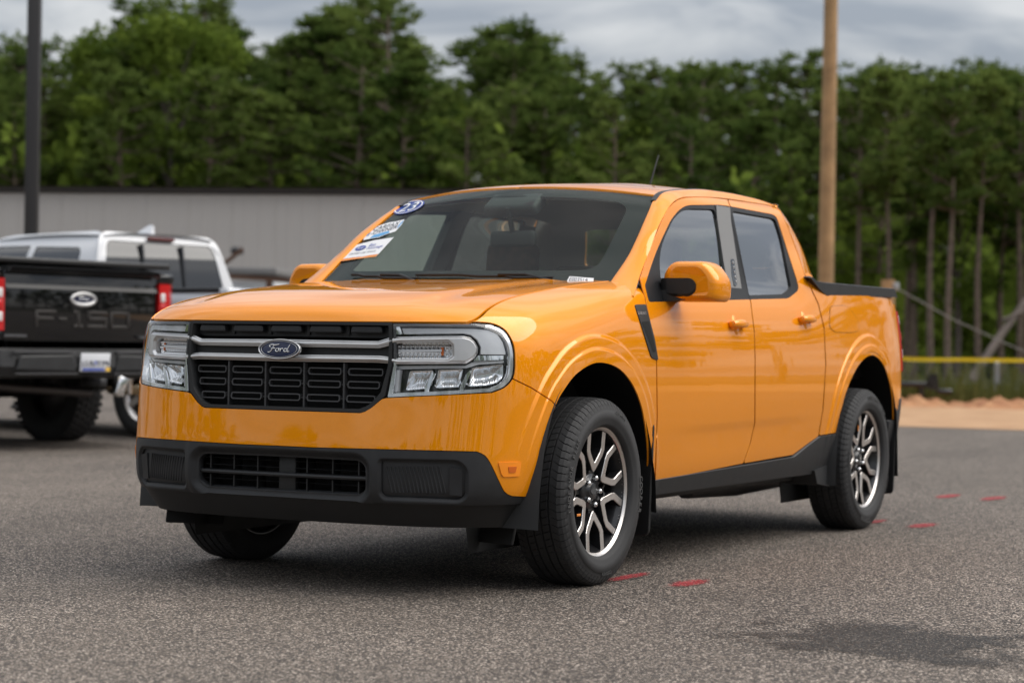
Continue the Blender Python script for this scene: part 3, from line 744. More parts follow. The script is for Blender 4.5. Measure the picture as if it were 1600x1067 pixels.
# silver double bar that runs into the lamps
bez_out = [(100, 522.5), (436, 529.8), (588, 532.8), (600, 529), (610, 526), (724, 524.3), (736, 526.5), (744, 532.5), (749.5, 542), (748.5, 551), (743, 559.5), (729, 568), (619, 568.8), (606, 567.5), (588, 566), (436, 564), (100, 556)]
bez_hole = [(100, 534), (436, 541), (590, 543.5), (612, 538), (623, 535.8), (699, 534.5), (705.5, 540), (706, 555), (699, 560), (623, 560.8), (612, 558), (590, 555.5), (436, 553.3), (100, 545.5)]
dbo, dbh = px(bez_out, XF), -px(bez_hole, XF)
db = np.minimum(dbo, dbh)
rel = .010*ss(db, 0, 4.2)-.016
rel = rel-.012*ss(XF[..., 0], 715, 752)
GFb = GF+NF*rel[..., None]
whole('grille_bar', panel(GFb, db, oF, .03, cx0), 'satin_silver')
whole('grille_bar_web', panel(GF[::2, ::2], np.minimum(-dbh+2, (613-XF[..., 0]))[::2, ::2], oF[::2, ::2], 0, cx0, NF[::2, ::2], -.036), 'dark_plastic')
# oval emblem
pe, ne = atXZ(0, .887); ne = np.array([0, -.985, .17]); Me = frame(pe+np.array([0, -.012, 0]), ne)
def oval(a, b, n=48): return [(a*math.cos(2*math.pi*k/n), b*math.sin(2*math.pi*k/n)) for k in range(n)]
def dome(mb, M, a, b, h, z0, rings=6, n=48):
    rr = [[M@Vector((x*math.cos(t), y*math.cos(t), z0+h*math.sin(t))) for x, y in oval(a, b, n)] for t in np.linspace(0, R(84), rings)]
    mb.loft(rr, True, False); mb.add(rr[-1], [tuple(range(n))])
def ringmesh(mb, M, a, b, w, z, h, n=48):
    prof = [(0, 0), (0, h*.6), (.25*w, h), (.75*w, h), (w, h*.6), (w, 0)]
    rr = [[M@Vector(((a-q)*math.cos(2*math.pi*k/n), (b-q)*math.sin(2*math.pi*k/n), z+e)) for k in range(n)] for q, e in prof]; mb.loft(rr, True, False)
def script_strokes():
    """four letters of the oval's cursive, as pen strokes in a unit box about -1..1"""
    Fc = [[(-.62, .30), (-.72, .42), (-.66, .58), (-.50, .62), (-.30, .56), (-.10, .60), (.02, .66)], [(-.36, .58), (-.44, .20), (-.56, -.20), (-.68, -.38), (-.78, -.36)], [(-.56, .10), (-.40, .14), (-.26, .12)]]
    o_ = [[(-.08, .10), (-.20, .02), (-.22, -.18), (-.12, -.30), (.0, -.20), (.03, -.02), (-.06, .10), (.06, .06), (.14, .08)]]
    r_ = [[(.16, .10), (.12, -.28)], [(.15, -.02), (.22, .10), (.32, .08)]]
    d_ = [[(.58, .06), (.46, .10), (.38, -.04), (.38, -.22), (.48, -.30), (.58, -.16), (.62, .06)], [(.78, .62), (.68, .30), (.60, -.20), (.66, -.30), (.76, -.22)]]
    return Fc+o_+r_+d_
def make_oval(parent, M, a, b, name='emblem'):
    mb = MB(); dome(mb, M, a*.97, b*.95, .004, .006); e = mb.build(name, 'emblem_blue', parent)
    mb = MB(); ringmesh(mb, M, a, b, a*.06, 0, .012); ringmesh(mb, M, a*.86, b*.80, a*.018, .0085, .003); mb.build('emblem_rim', 'satin_silver', e)
    mb = MB()
    for s in script_strokes():
        pts = cspl(s, len(s)*4); mb.tube([M@Vector((p[0]*a*.66, p[1]*b*.74-.03*b, .0125-.003*abs(p[0]))) for p in pts], a*.022, 6)
    mb.build('emblem_script', 'chrome', e); return e
make_oval(T, Me, .093, .0385)
# ---------------------------------------------------------------- headlamps
lamp_poly = [(613.5, 506), (744, 504.5)]+[tuple(p) for p in cspl([(769, 506.5), (787, 515.5), (798, 531), (803, 548), (803.5, 577), (799, 592.5), (787, 604.5), (768, 612)], 30)]+[(700, 616), (604.5, 620), (609, 596), (614, 571), (614, 540)]
lamp_in = [(617, 509.5), (744, 508)]+[tuple(p) for p in cspl([(767, 510), (784, 518), (794, 533), (798.5, 549), (798.5, 576), (794, 590), (783, 600), (766, 606.5)], 30)]+[(700, 610.5), (612, 614), (615, 596), (617, 571), (617, 540)]
dlp, dli = px(lamp_poly, XF), px(lamp_in, XF)
lamps = both('headlamp', panel(GF[::2, ::2], (dlp+1)[::2, ::2], oF[::2, ::2], 0, None, NF[::2, ::2], -.062), 'lamp_dark')
def lampart(name, d, mat, off, fl=.0, G=GF, N=NF, step=1):
    v = panel(G[::step, ::step], d[::step, ::step], oF[::step, ::step], fl, None, N[::step, ::step] if N is not None else None, off)
    return put(name, v, mat, lamps[0]), put(name, mirror(v), mat, lamps[1])
lampart('gasket', np.minimum(px(nose_open, XF)-.5, np.minimum(-dlp, XF[..., 0]-608)), 'dark_plastic', -.012, .04)
rim_d = np.minimum.reduce([dlp, -dli, np.where((XF[..., 1] > 560) | (XF[..., 0] > 760), 9., -9.)])
lampart('chrome_rim', rim_d, 'lamp_chrome', -.008, .03)
lampart('dark_rim', np.minimum.reduce([dlp, -dli, np.where((XF[..., 1] > 560) | (XF[..., 0] > 760), -9., 9.)]), 'lamp_dark', -.008, .03)
drl = [(625, 512), (744, 511), (766, 512.5), (781, 519), (790, 533), (794.5, 549), (794.5, 553), (753, 553), (754, 542), (748, 530), (737, 522), (724, 520), (628, 521.5)]
lampart('daytime_strip', px(drl, XF), 'lamp_grey', -.020, .02)
lampart('strip_end', px([(616, 510), (623, 510), (626, 521.5), (617, 522)], XF), 'chrome', -.012, .02)
lampart('lamp_shelf', px([(749, 555), (793, 554.5), (793, 561), (741, 563.5)], XF), 'chrome', -.026, .03)
lampart('shelf_strip', px([(617, 571), (728, 570.5), (745, 563.5), (795, 562), (795, 566), (750, 569), (730, 574.5), (617, 576)], XF), 'lamp_grey', -.034, .02)  # light grey strip set back below the shelf and bezel
# turn signal inside the silver bezel
ts = px([(612, 540), (623, 536), (699, 534.5), (706, 541), (706, 555), (699, 560), (623, 560.5), (612, 557)], XF)
wv = .004*np.sin(XF[..., 0]*.9)+.004*np.sin(XF[..., 1]*.7)
lampart('turn_reflector', ts+1, 'lamp_chrome', 0, 0, GF+NF*(wv-.040)[..., None], None)
lampart('turn_bulb', px([(687, 542), (691, 542), (691, 555), (687, 555)], XF), 'amber_dark', -.032, .004)
lampart('turn_bar', px([(618, 546), (688, 545), (688, 549), (618, 550)], XF), 'lamp_grey', -.028, .006)
# three low-beam cells with slanted chrome dividers
cells = [[(636, 579), (674, 578), (664, 606), (630, 609)], [(682, 577.5), (724, 576), (717, 604), (678, 605.5)], [(739, 574), (793, 568), (793, 588), (783, 597), (765, 601.5), (734, 603.5)]]
cq = XF[..., 1]
for c in cells:
    d = px(round_poly(c, 3), XF); bowl = -.030-.022*ss(d, 0, 12)+.0010*np.sin((XF[..., 0]+XF[..., 1]*.5)*1.6)*ss(cq, 588, 594)+.0012*np.sin(XF[..., 0]*.45)
    lampart('reflector_cell', d, 'lamp_chrome', 0, .02, GF+NF*bowl[..., None], None)
for c in ([(667, 612), (661, 612), (662, 604), (670, 588), (676, 582), (679, 583), (671, 600)], [(724, 610), (718, 610.5), (719, 603), (728, 585), (735, 578), (738, 579), (729, 598)]):
    lampart('chrome_divider', px(c, XF), 'chrome', -.018, .03)
lampart('inner_blade', px([(613, 612), (617, 578), (622, 577), (618, 612)], XF), 'lamp_grey', -.016, .03)
lampart('lens', np.minimum(dlp, np.maximum(-dbo-1, -dlp*0-9)), 'lens', -.003, 0, GF, NF, 2)
# ---------------------------------------------------------------- marker lamp, fender vent
mk_p = round_poly([(778, 722), (814, 721), (810.5, 744), (786, 745), (783, 741)], 2.5)
dmk = px(mk_p, XA); GMk, NMk, XMk, oMk = subgrid(.40, .62, .15, .5, 120, 90)
both('side_marker', panel(GMk, px(mk_p, XMk), oMk, .006, None, NMk, .004), 'amber')
both('side_marker_core', panel(GMk, px([(793, 729), (806, 728.5), (804, 738), (794, 738)], XMk), oMk, .004, None, NMk, .006), 'amber_dark')
gv = bsurf(netA, 90, 120, np.linspace(.84, 1.0, 90), np.linspace(.55, 1.0, 120)); nv_ = gnormals(gv)
if np.mean(nv_[..., 0]) < 0: nv_ = -nv_
fv, _ = flare(gv, PF); gv = gv+nv_*(fv*.5)[..., None]; xv = proj(gv); ov = np.zeros(gv.shape)+np.array([1, 0, 0])
vents = both('fender_vent', panel(gv, px(vent_poly, xv), ov, .008, None, nv_, .004), 'black_plastic')
slot = round_poly([(1001, 503), (1012.5, 502), (1023.5, 549), (1019, 551)], 2)
vp = panel(gv, px(slot, xv), ov, .0, None, nv_, .0052)
for k, m in enumerate((lambda q: q, mirror)): put('vent_slot', m(vp), 'void_black', vents[k])
def put_text(body, p, n, size, mat, parent, name, up=(0, 0, 1), off=.001, shear=0, spacing=1.0, tilt=0):
    V, Fs = textmesh(body, size, shear, spacing, .0006); M = frame(np.array(p)+np.array(n)*off, n, up)@Matrix.Rotation(tilt, 4, 'Z')
    return mk(name, [M@Vector(v) for v in V], Fs, mat, parent, smooth=False)
pv, nvv = grid_at(gv, nv_, xv, (1001.5, 490)); put_text('LARIAT', pv, nvv, .019, 'satin_silver', vents[0], 'vent_lettering', off=.006, spacing=1.3)
pv2, nv2 = pv*np.array([-1, 1, 1]), nvv*np.array([-1, 1, 1]); put_text('LARIAT', pv2, nv2, .019, 'satin_silver', vents[1], 'vent_lettering', off=.006, spacing=1.3)
# ---------------------------------------------------------------- rocker cladding, flaps, liners, underbody
yz = GB[..., 1:3]
clad_up = np.where(yB < 2.75, px([(900, 762), (1023, 749.5), (1161, 726.5), (1239, 713.5), (1262, 695), (1279.5, 682), (1306.5, 677.5), (1340, 678), (1340, 900), (900, 900)], XB), -1e3)
d_cl = np.minimum.reduce([clad_up, (zB-.315)*330, dBR*330-1, (-sdf(PF, yz))*330-1, np.where(yB > .40, 1e3, -1e3)])
both('rocker_cladding', panel(GB, d_cl, outB, .05, None, NB_, .007), 'black_plastic')
for s in (-1, 1):
    MB().box((s*.70, 1.52, .31), (.09, 2.0, .07), None, .02).build('rocker_rail', 'dark_plastic', T)
    # stone-guard corner ahead of the rear wheel and the flap under it
    MB().loft([[(s*x, 2.38, .33), (s*x, 2.64, .36), (s*x, 2.58, .245), (s*x, 2.42, .265)] for x in (.66, .865)], True, True, False).build('rear_wheel_guard', 'black_plastic', T)
    for yc, y2, nm in ((.455, .43, 'front'), (3.53, 3.50, 'rear')):
        zt = .62; zb = .155
        pr = round_poly([(.60*s, zb), (.885*s, zb), (.90*s, zt), (.60*s, zt)] if s > 0 else [(.885*s, zb), (.60*s, zb), (.60*s, zt), (.90*s, zt)], .03, 4)
        Mf = Matrix(((1, 0, 0, 0), (0, 0, -1, y2+.02), (0, 1, 0, 0), (0, 0, 0, 1)))
        MB().prism(pr, Mf, .012, .003).build('mud_flap', 'dark_plastic', T)
for poly in (ARCH_F, ARCH_R):
    q = resample(poly, 40); c = q.mean(0)
    for s in (-1, 1):
        rings = [[(s*x, p[0]+(p[0]-c[0])*e, p[1]+(.02 if p[1] > .5 else 0)+e*.1) for p in q] for x, e in ((.905, -.005), (.88, .012), (.80, .04), (.62, .05))]
        m_ = MB(); m_.loft(rings, False, False); m_.add(rings[-1]+[(s*.62, q[-1][0], .15), (s*.62, q[0][0], .15)], [tuple(range(42))]); m_.build('wheel_liner', 'dark_plastic', T)
MB().box((0, 1.5, .30), (1.16, 4.1, .06), None, .02).build('underbody', 'void_black', T)
MB().box((0, -.35, .36), (1.14, .5, .22), None, .04).build('engine_undertray', 'void_black', T)
MB().tube([(.35, 2.0, .24), (.35, 2.6, .22), (.42, 3.3, .25)], .05, 10).build('muffler', 'brake', T)
# ---------------------------------------------------------------- bed: rails, floor, tailgate, tail lamps
for s in (-1, 1):
    prof = [un(*q, 0, .84)[1:] for q in ((1291, 462.5), (1401, 463.5), (1396, 450.5), (1290, 441), (1275, 438.5), (1268, 431.5), (1265, 433), (1276, 447), (1284, 457))]
    prof = [(a, b) for a, b in prof]
    rings = [[(s*x, a, b) for a, b in prof] for x in (.846, .83, .72)]
    rings[0] = [(s*.846, a, b-.004 if b > 1.2 else b) for a, b in prof]
    MB().loft(rings, True, True, False).build('bed_rail_cap', 'black_plastic', T)
    MB().box((s*.73, 3.1, 1.0), (.03, 1.3, .45)).build('bed_inner_wall', 'dark_plastic', T)
MB().box((0, 3.1, .78), (1.46, 1.4, .04)).build('bed_floor', 'dark_plastic', T)
tg = np.minimum.reduce([np.where(yB > 3.6, (.728-GB[..., 0])*330, -1e3), (1.20-zB)*330, (zB-.665)*330])
whole('tailgate', panel(GB, tg, np.zeros(GB.shape)+np.array([.1, 1, 0]), .03, cx0, NB_*1.0), 'orange_paint')
tl = np.minimum.reduce([lamp_y-1, (GB[..., 0]-.735)*330])
tails = both('tail_lamp', panel(GB, tl, outB, .02, None, NB_, .008), 'red_lens')
for zc in (1.08, .99, .90):
    v = panel(GB, np.minimum.reduce([tl-2, (.022-abs(zB-zc))*330, (yB-3.745)*330]), outB, .003, None, NB_, .011)
    for k, m in enumerate((lambda q: q, mirror)): put('lamp_segment', m(v), 'white_lens' if zc != .99 else 'red_lens', tails[k])
rbm_ = np.minimum.reduce([bump_line-1, (zB-.36)*330])
whole('rear_bumper', panel(GB, rbm_, np.zeros(GB.shape)+np.array([.3, 1, 0]), .03, cx0, NB_, .006), 'black_plastic')
# fuel door outline
fl = round_poly([(1297, 479), (1320, 477), (1333, 489), (1343, 508), (1341, 517), (1330, 519.5), (1304, 519), (1296, 511)], 5)
dfl = px(fl, XB)
fok = np.where(GB[..., 1] < 3.4, 1e3, -1e3)
put('fuel_door', panel(GB, np.minimum(dfl, fok), outB, .003, None, NB_, .0022), 'orange_paint', T)
put('fuel_door_gap', panel(GB, np.minimum(dfl+.55, fok), outB, .0, None, NB_, .0008), 'void_black', T)
# ---------------------------------------------------------------- cab back
kb = Kc[120:]; kr = resample(kb, 12)
rows = [[(p[0]*a, p[1]+.03*(1-a*a), p[2]) for p in kr] for a in np.linspace(-1, 1, 15)]
gb = bsurf(np.array(rows), 60, 40); ub = np.linspace(-1, 1, 60)[:, None]*np.ones((1, 40)); vb = np.ones((60, 1))*np.linspace(0, 1, 40)[None]
hole = sdf(round_poly([(-.82, .16), (.82, .16), (.86, .95), (-.86, .95)], .08), np.stack([ub, vb], -1))
put('cab_back', panel(gb, -hole, np.zeros(gb.shape)+np.array([0, 1, .1]), .01), 'orange_paint', T)
put('cab_back_trim', panel(gb, -hole, np.zeros(gb.shape)+np.array([0, 1, .1]), .0, None, None, -.03), 'headliner', T)
put('rear_window', panel(gb, hole+.02, np.zeros(gb.shape)+np.array([0, 1, .1]), 0, None, None, -.008), 'rear_glass', T)
MB().box((0, 2.52, 1.02), (1.5, .06, .56)).build('cab_back_wall', 'dash', T)
# ---------------------------------------------------------------- mirrors
def make_mirror(s):
    c = np.array([.945, .735, 1.190])
    m_ = MB(); rings = []
    out = round_poly([(-.128, -.072), (-.04, -.087), (.118, -.085), (.131, -.068), (.133, -.010), (.122, .020), (.088, .066), (.055, .082), (-.08, .083), (-.114, .060), (-.133, .024)], [.01, .01, .012, .012, .02, .02, .02, .02, .025, .02, .015], 3)
    prof_ = ((-.078, .70), (-.076, .80), (-.069, .89), (-.055, .955), (-.030, .99), (.0, 1.0), (.045, 1.0), (.057, .985), (.060, .95))
    out = [(q[0]*.94, q[1]) for q in out]; bend = lambda x: .030*max(0., x/.13)**2
    for y, k in prof_: rings.append([(s*(c[0]+p[0]*k), c[1]+y+bend(p[0]*k), c[2]+p[1]*k) for p in out])
    m_.loft(rings, True, True); mir = m_.build('mirror_housing', 'orange_paint', T)
    ins = round_poly([(-.136, -.070), (-.046, -.078), (.008, -.075), (.032, -.048), (.034, -.018), (.022, .004), (.004, .011), (-.138, .011)], [.01, .01, .015, .01, .01, .01, .01, .003], 3)
    m2 = MB(); rr = []
    for y, k in prof_[:6]: rr.append([(s*(c[0]+p[0]*(k if p[0] < -.05 else 1)), c[1]+y-.004+bend(p[0]), c[2]+p[1]*(k if p[1] < 0 else 1)) for p in ins])
    m2.loft(rr, True, True); m2.build('mirror_lower_shell', 'dark_plastic', mir)
    MB().box((s*(c[0]-.005), c[1]+.061, c[2]), (.19, .006, .12), None, .002).build('mirror_glass', 'chrome', mir)
    arm = MB(); arm.loft([[(s*x, y0, z0), (s*x, y1, z0), (s*x, y1, z1), (s*x, y0, z1)] for x, y0, y1, z0, z1 in ((.79, .645, .79, 1.100, 1.150), (.86, .655, .77, 1.106, 1.152), (.93, .665, .75, 1.112, 1.155))], True, True, False)
    arm.build('mirror_arm', 'dark_plastic', mir)
for s in (1, -1): make_mirror(s)
# ---------------------------------------------------------------- door handles, keypad, antenna
def atB(U, V):
    m_ = np.where((GB[..., 1] < 2.95)[..., None], XB, 1e6); return grid_at(GB, NB_, m_, (U, V))
for (U, V), par in (((1149, 508), fdoor), ((1257, 500.5), rdoor)):
    p, n = atB(U, V)
    for k, s in enumerate((1, -1)):
        pp = p*np.array([s, 1, 1]); nn = n*np.array([s, 1, 1]); M = frame(pp, nn); ls = 1
        m_ = MB()
        rr = []
        for t in np.linspace(-1, 1, 13):
            h = .0185*(1-.25*t*t); d0 = .034-.012*t*t
            rr.append([M@Vector((t*.078, math.cos(a)*h, d0+math.sin(a)*.011)) for a in np.linspace(0, 2*math.pi, 12, endpoint=False)])
        m_.loft(rr, True, True); h_ = m_.build('door_handle', 'orange_paint', par[k])
        for t in (-1, 1): MB().box(M@Vector((t*.066, 0, .014)), (.028, .028, .028), M.to_3x3(), .006).build('handle_mount', 'orange_paint', h_)
        m_ = MB(); dome(m_, M, .030, .046, .010, -.003, 5, 24); m_.build('handle_cup', 'orange_paint', h_)
pk, nk = atB(1147.5, 426)
for k in range(1):
    q = panel(GB, np.minimum(px(round_poly([(1141, 405), (1146, 405), (1151, 446), (1147, 447.5), (1142, 430)], 2), XB), side_ok), outB, .004, None, NB_, .003)
    key = put('door_keypad', q, 'gloss_black', fdoor[0])
    for i in range(5):
        p, n = atB(1144+i*1.15, 411+i*7.4); MB().box(p+n*.004, (.004, .010, .012), None, .001).build('keypad_button', 'satin_silver', key)
pa = un(1016, 287, 1, 2.2)
m_ = MB(); b0 = un(1016, 288, 1, 2.3); b1 = un(1029, 243, 1, 2.42); m_.tube([b0-np.array([0, 0, .03]), b0, b1], [.006, .005, .0035], 6); m_.tube([b0-np.array([0, 0, .03]), b0-np.array([0, 0, .005])], [.016, .009], 10); m_.build('antenna', 'dark_plastic', T)
# cowl and wipers
cw = [[(x, .17+.30*(abs(x)/.7)**2+dy, 1.150-.0*abs(x)+dz) for x in np.linspace(-.70, .70, 21)] for dy, dz in ((0, 0), (.09, .012), (.20, .035))]
m_ = MB(); m_.loft(cw, False, False); m_.build('cowl', 'dark_plastic', T)
def onW(x, t, off=.012):
    i = int(np.clip(abs(x)/Gw[-1, 50, 0]*89, 0, 89)); j = int(np.clip(t*99, 0, 99)); p = Gw[i, j].copy(); n = Nw[i, j].copy()
    if x < 0: p[0] *= -1; n[0] *= -1
    return p+n*off, n
for x0, x1 in ((.50, -.10), (-.08, -.56)):
    m_ = MB(); m_.tube([onW(x, .012+.02*math.sin((x-x0)*3)**2)[0] for x in np.linspace(x0, x1, 10)], .007, 6); w_ = m_.build('wiper_blade', 'dark_plastic', T)
    a = onW((x0+x1)/2, .022, .02)[0]; m_ = MB(); m_.tube([onW(x0, .0, .005)[0], (np.array(onW(x0, .02)[0])+a)/2+np.array([0, 0, .006]), a], .008, 6); m_.build('wiper_arm', 'dark_plastic', w_)
# ---------------------------------------------------------------- interior
m_ = MB(); m_.loft([[(x, .40+.1*(1-(x/.7)**2)*-1, 1.10), (x, .75, 1.12), (x, .98, 1.10), (x, 1.03, 1.02), (x, 1.0, .70)] for x in (-.74, -.4, 0, .4, .74)], False, False); m_.build('dashboard', 'dash', T)
for s in (-1, 1):
    seat = MB(); x = s*.37
    rr = []
    for z, w, d, y in ((.62, .44, .10, 1.42), (.80, .48, .14, 1.46), (1.0, .48, .14, 1.50), (1.14, .42, .12, 1.54), (1.22, .30, .09, 1.56)):
        rr.append([(x+w/2*math.cos(a)*(1 if abs(math.cos(a)) < .8 else .96), y+d/2*math.sin(a), z) for a in np.linspace(0, 2*math.pi, 20, endpoint=False)])
    seat.loft(rr); seat.box((x, 1.25, .60), (.48, .5, .16), None, .05); so = seat.build('front_seat', 'seat_brown' if s < 0 else 'seat', T)
    MB().box((x, 1.565, 1.315), (.27, .11, .19), Matrix.Rotation(R(-6), 3, 'X'), .05, 4).build('headrest', 'seat_brown' if s < 0 else 'seat', so)
    m_ = MB(); [m_.tube([(x+q, 1.56, 1.18), (x+q, 1.56, 1.26)], .007, 6) for q in (-.06, .06)]; m_.build('headrest_post', 'chrome', so)
    # door inner trims
    MB().loft([[(s*.80, .55, 1.12), (s*.80, 2.3, 1.15), (s*.86, 2.3, .45), (s*.86, .55, .45)], [(s*.765, .55, 1.11), (s*.765, 2.3, 1.14), (s*.80, 2.3, .45), (s*.80, .55, .45)]], True, True, False).build('door_trim', 'dash', T)
rs = MB(); rs.box((0, 2.28, .92), (1.36, .14, .56), Matrix.Rotation(R(-8), 3, 'X'), .05); rs.box((0, 2.05, .62), (1.36, .5, .16), None, .05); rso = rs.build('rear_seat', 'seat', T)
for x in (-.42, .42): MB().box((x, 2.34, 1.24), (.26, .10, .17), None, .045, 4).build('headrest', 'seat', rso)
MB().box((0, 1.45, .42), (1.6, 2.2, .05)).build('cab_floor', 'dash', T)
hl = [[(x, y, 1.594-.20*max(0, (1.15-y))-.16*max(0, y-2.3)-.03*(x/.6)**2) for x in np.linspace(-.62, .62, 9)] for y in np.linspace(.99, 2.5, 12)]
m_ = MB(); m_.loft(hl, False, False); m_.build('headliner', 'headliner', T)
# inner pillar trims
for s in (-1, 1):
    a = Kc[11:70:6]; m_ = MB(); m_.loft([[(s*(p[0]-.002), p[1]+.02, p[2]-.012), (s*(p[0]-.05), p[1]+.05, p[2]-.025), (s*(p[0]+.03), p[1]+.09, p[2]-.02)] for p in a], True, True, True); m_.build('pillar_trim', 'trim_grey', T)
    m_ = MB(); m_.loft([[(s*(.835-(z-1.1)*.30), y0+.0, z), (s*(.80-(z-1.1)*.30), y0+.02, z), (s*(.80-(z-1.1)*.30), y0+.14, z), (s*(.835-(z-1.1)*.30), y0+.16, z)] for z, y0 in ((1.10, 1.38), (1.3, 1.43), (1.5, 1.49), (1.56, 1.52))], True, True, False); m_.build('pillar_trim', 'trim_grey', T)
# steering wheel
sw = MB(); Ms = Matrix.Translation((.37, 1.0, 1.06))@Matrix.Rotation(R(62), 4, 'X')
n = 40; sw.loft([[Ms@Vector(((.185+.016*math.cos(b))*math.cos(a), (.185+.016*math.cos(b))*math.sin(a), .016*math.sin(b))) for b in np.linspace(0, 2*math.pi, 10, endpoint=False)] for a in np.linspace(0, 2*math.pi, n+1)], True, False)
for a in (0, 180, 270): sw.box(Ms@Vector((.1*math.cos(R(a)), .1*math.sin(R(a)), 0)), (.17, .035, .014), (Ms.to_3x3()@Matrix.Rotation(R(a), 3, 'Z')))
sw.box(Ms@Vector((0, 0, .01)), (.13, .11, .04), Ms.to_3x3(), .015); sw.build('steering_wheel', 'dash', T)
p, n_ = onW(0.02, .80, 0)
rm = MB(); rm.box(p-n_*.10+np.array([0, .0, -.06]), (.25, .035, .07), Matrix.Rotation(R(-12), 3, 'Z'), .015, 3); rmo = rm.build('rear_view_mirror', 'dash', T)
m_ = MB(); m_.tube([p-n_*.10+np.array([0, 0, -.05]), p-n_*.01], .012, 8); m_.build('mirror_stem', 'dash', rmo)
p, n_ = onW(0.02, .90, 0); MB().box(p-n_*.035, (.26, .13, .06), Matrix.Rotation(R(32), 3, 'X'), .02, 3).build('camera_housing', 'dash', T)

# ================================================================ wheels (axis along x, outer face +x)
def lathe(mb, prof, n, smooth=True, fr=None):
    """prof: list of (x, r); fr(i,j,r) may vary the radius"""
    rings = [[(x, (fr(i, j, r) if fr else r)*math.sin(2*math.pi*j/n), (fr(i, j, r) if fr else r)*math.cos(2*math.pi*j/n)) for j in range(n)] for i, (x, r) in enumerate(prof)]
    mb.loft(rings, True, False, smooth)
def tyre_profile(Ro, w, Ri):
    h = w/2; P = [(-h*.80, Ri), (-h*.97, Ri+.03), (-h*1.02, (Ri+Ro)/2), (-h*.96, Ro-.035), (-h*.86, Ro-.010), (-h*.78, Ro-.003)]
    tr = []
    gs = [-.052, -.018, .018, .052]; gw = .0042; x = -h*.74
    pts = [(-h*.74, 0)]
    for g in gs: pts += [(g-gw, 0), (g-gw*.7, -.008), (g+gw*.7, -.008), (g+gw, 0)]
    pts += [(h*.74, 0)]
    for a, b in pts: tr.append((a, Ro+b-.012*abs(a/h)**3))
    Q = [(h*.78, Ro-.008), (h*.86, Ro-.014), (h*.93, Ro-.026), (h*.965, Ro-.038), (h*.985, Ro-.042), (h*1.0, Ro-.052), (h*1.02, (Ri+Ro)/2+.004), (h*1.005, Ri+.034), (h*.985, Ri+.030), (h*.96, Ri+.016), (h*.93, Ri+.010), (h*.86, Ri+.004), (h*.80, Ri)]
    return P+tr+Q
def arc_text(body, r, ang0, size, x, lift=.0012, step=None):
    """letters standing on a circle, read from outside; ang0 = centre angle clockwise from top as seen from +x"""
    V = []; Fs = []; adv = step or size*.78; n = len(body)
    for k, ch in enumerate(body):
        if ch == ' ': continue
        v, f = textmesh(ch, size, 0, 1, .0012); a = ang0+(k-(n-1)/2)*adv/r
        for q in v:
            # seen from +x: right-hand direction is +y
            rr = r+q[1]; aa = a+q[0]/r; V.append((x+q[2]+lift, rr*math.sin(aa), rr*math.cos(aa)))
        m = len(V)-len(v); Fs += [tuple(i+m for i in t) for t in f]
    return V, Fs
RT, WT, RI = .3615, .228, .2470
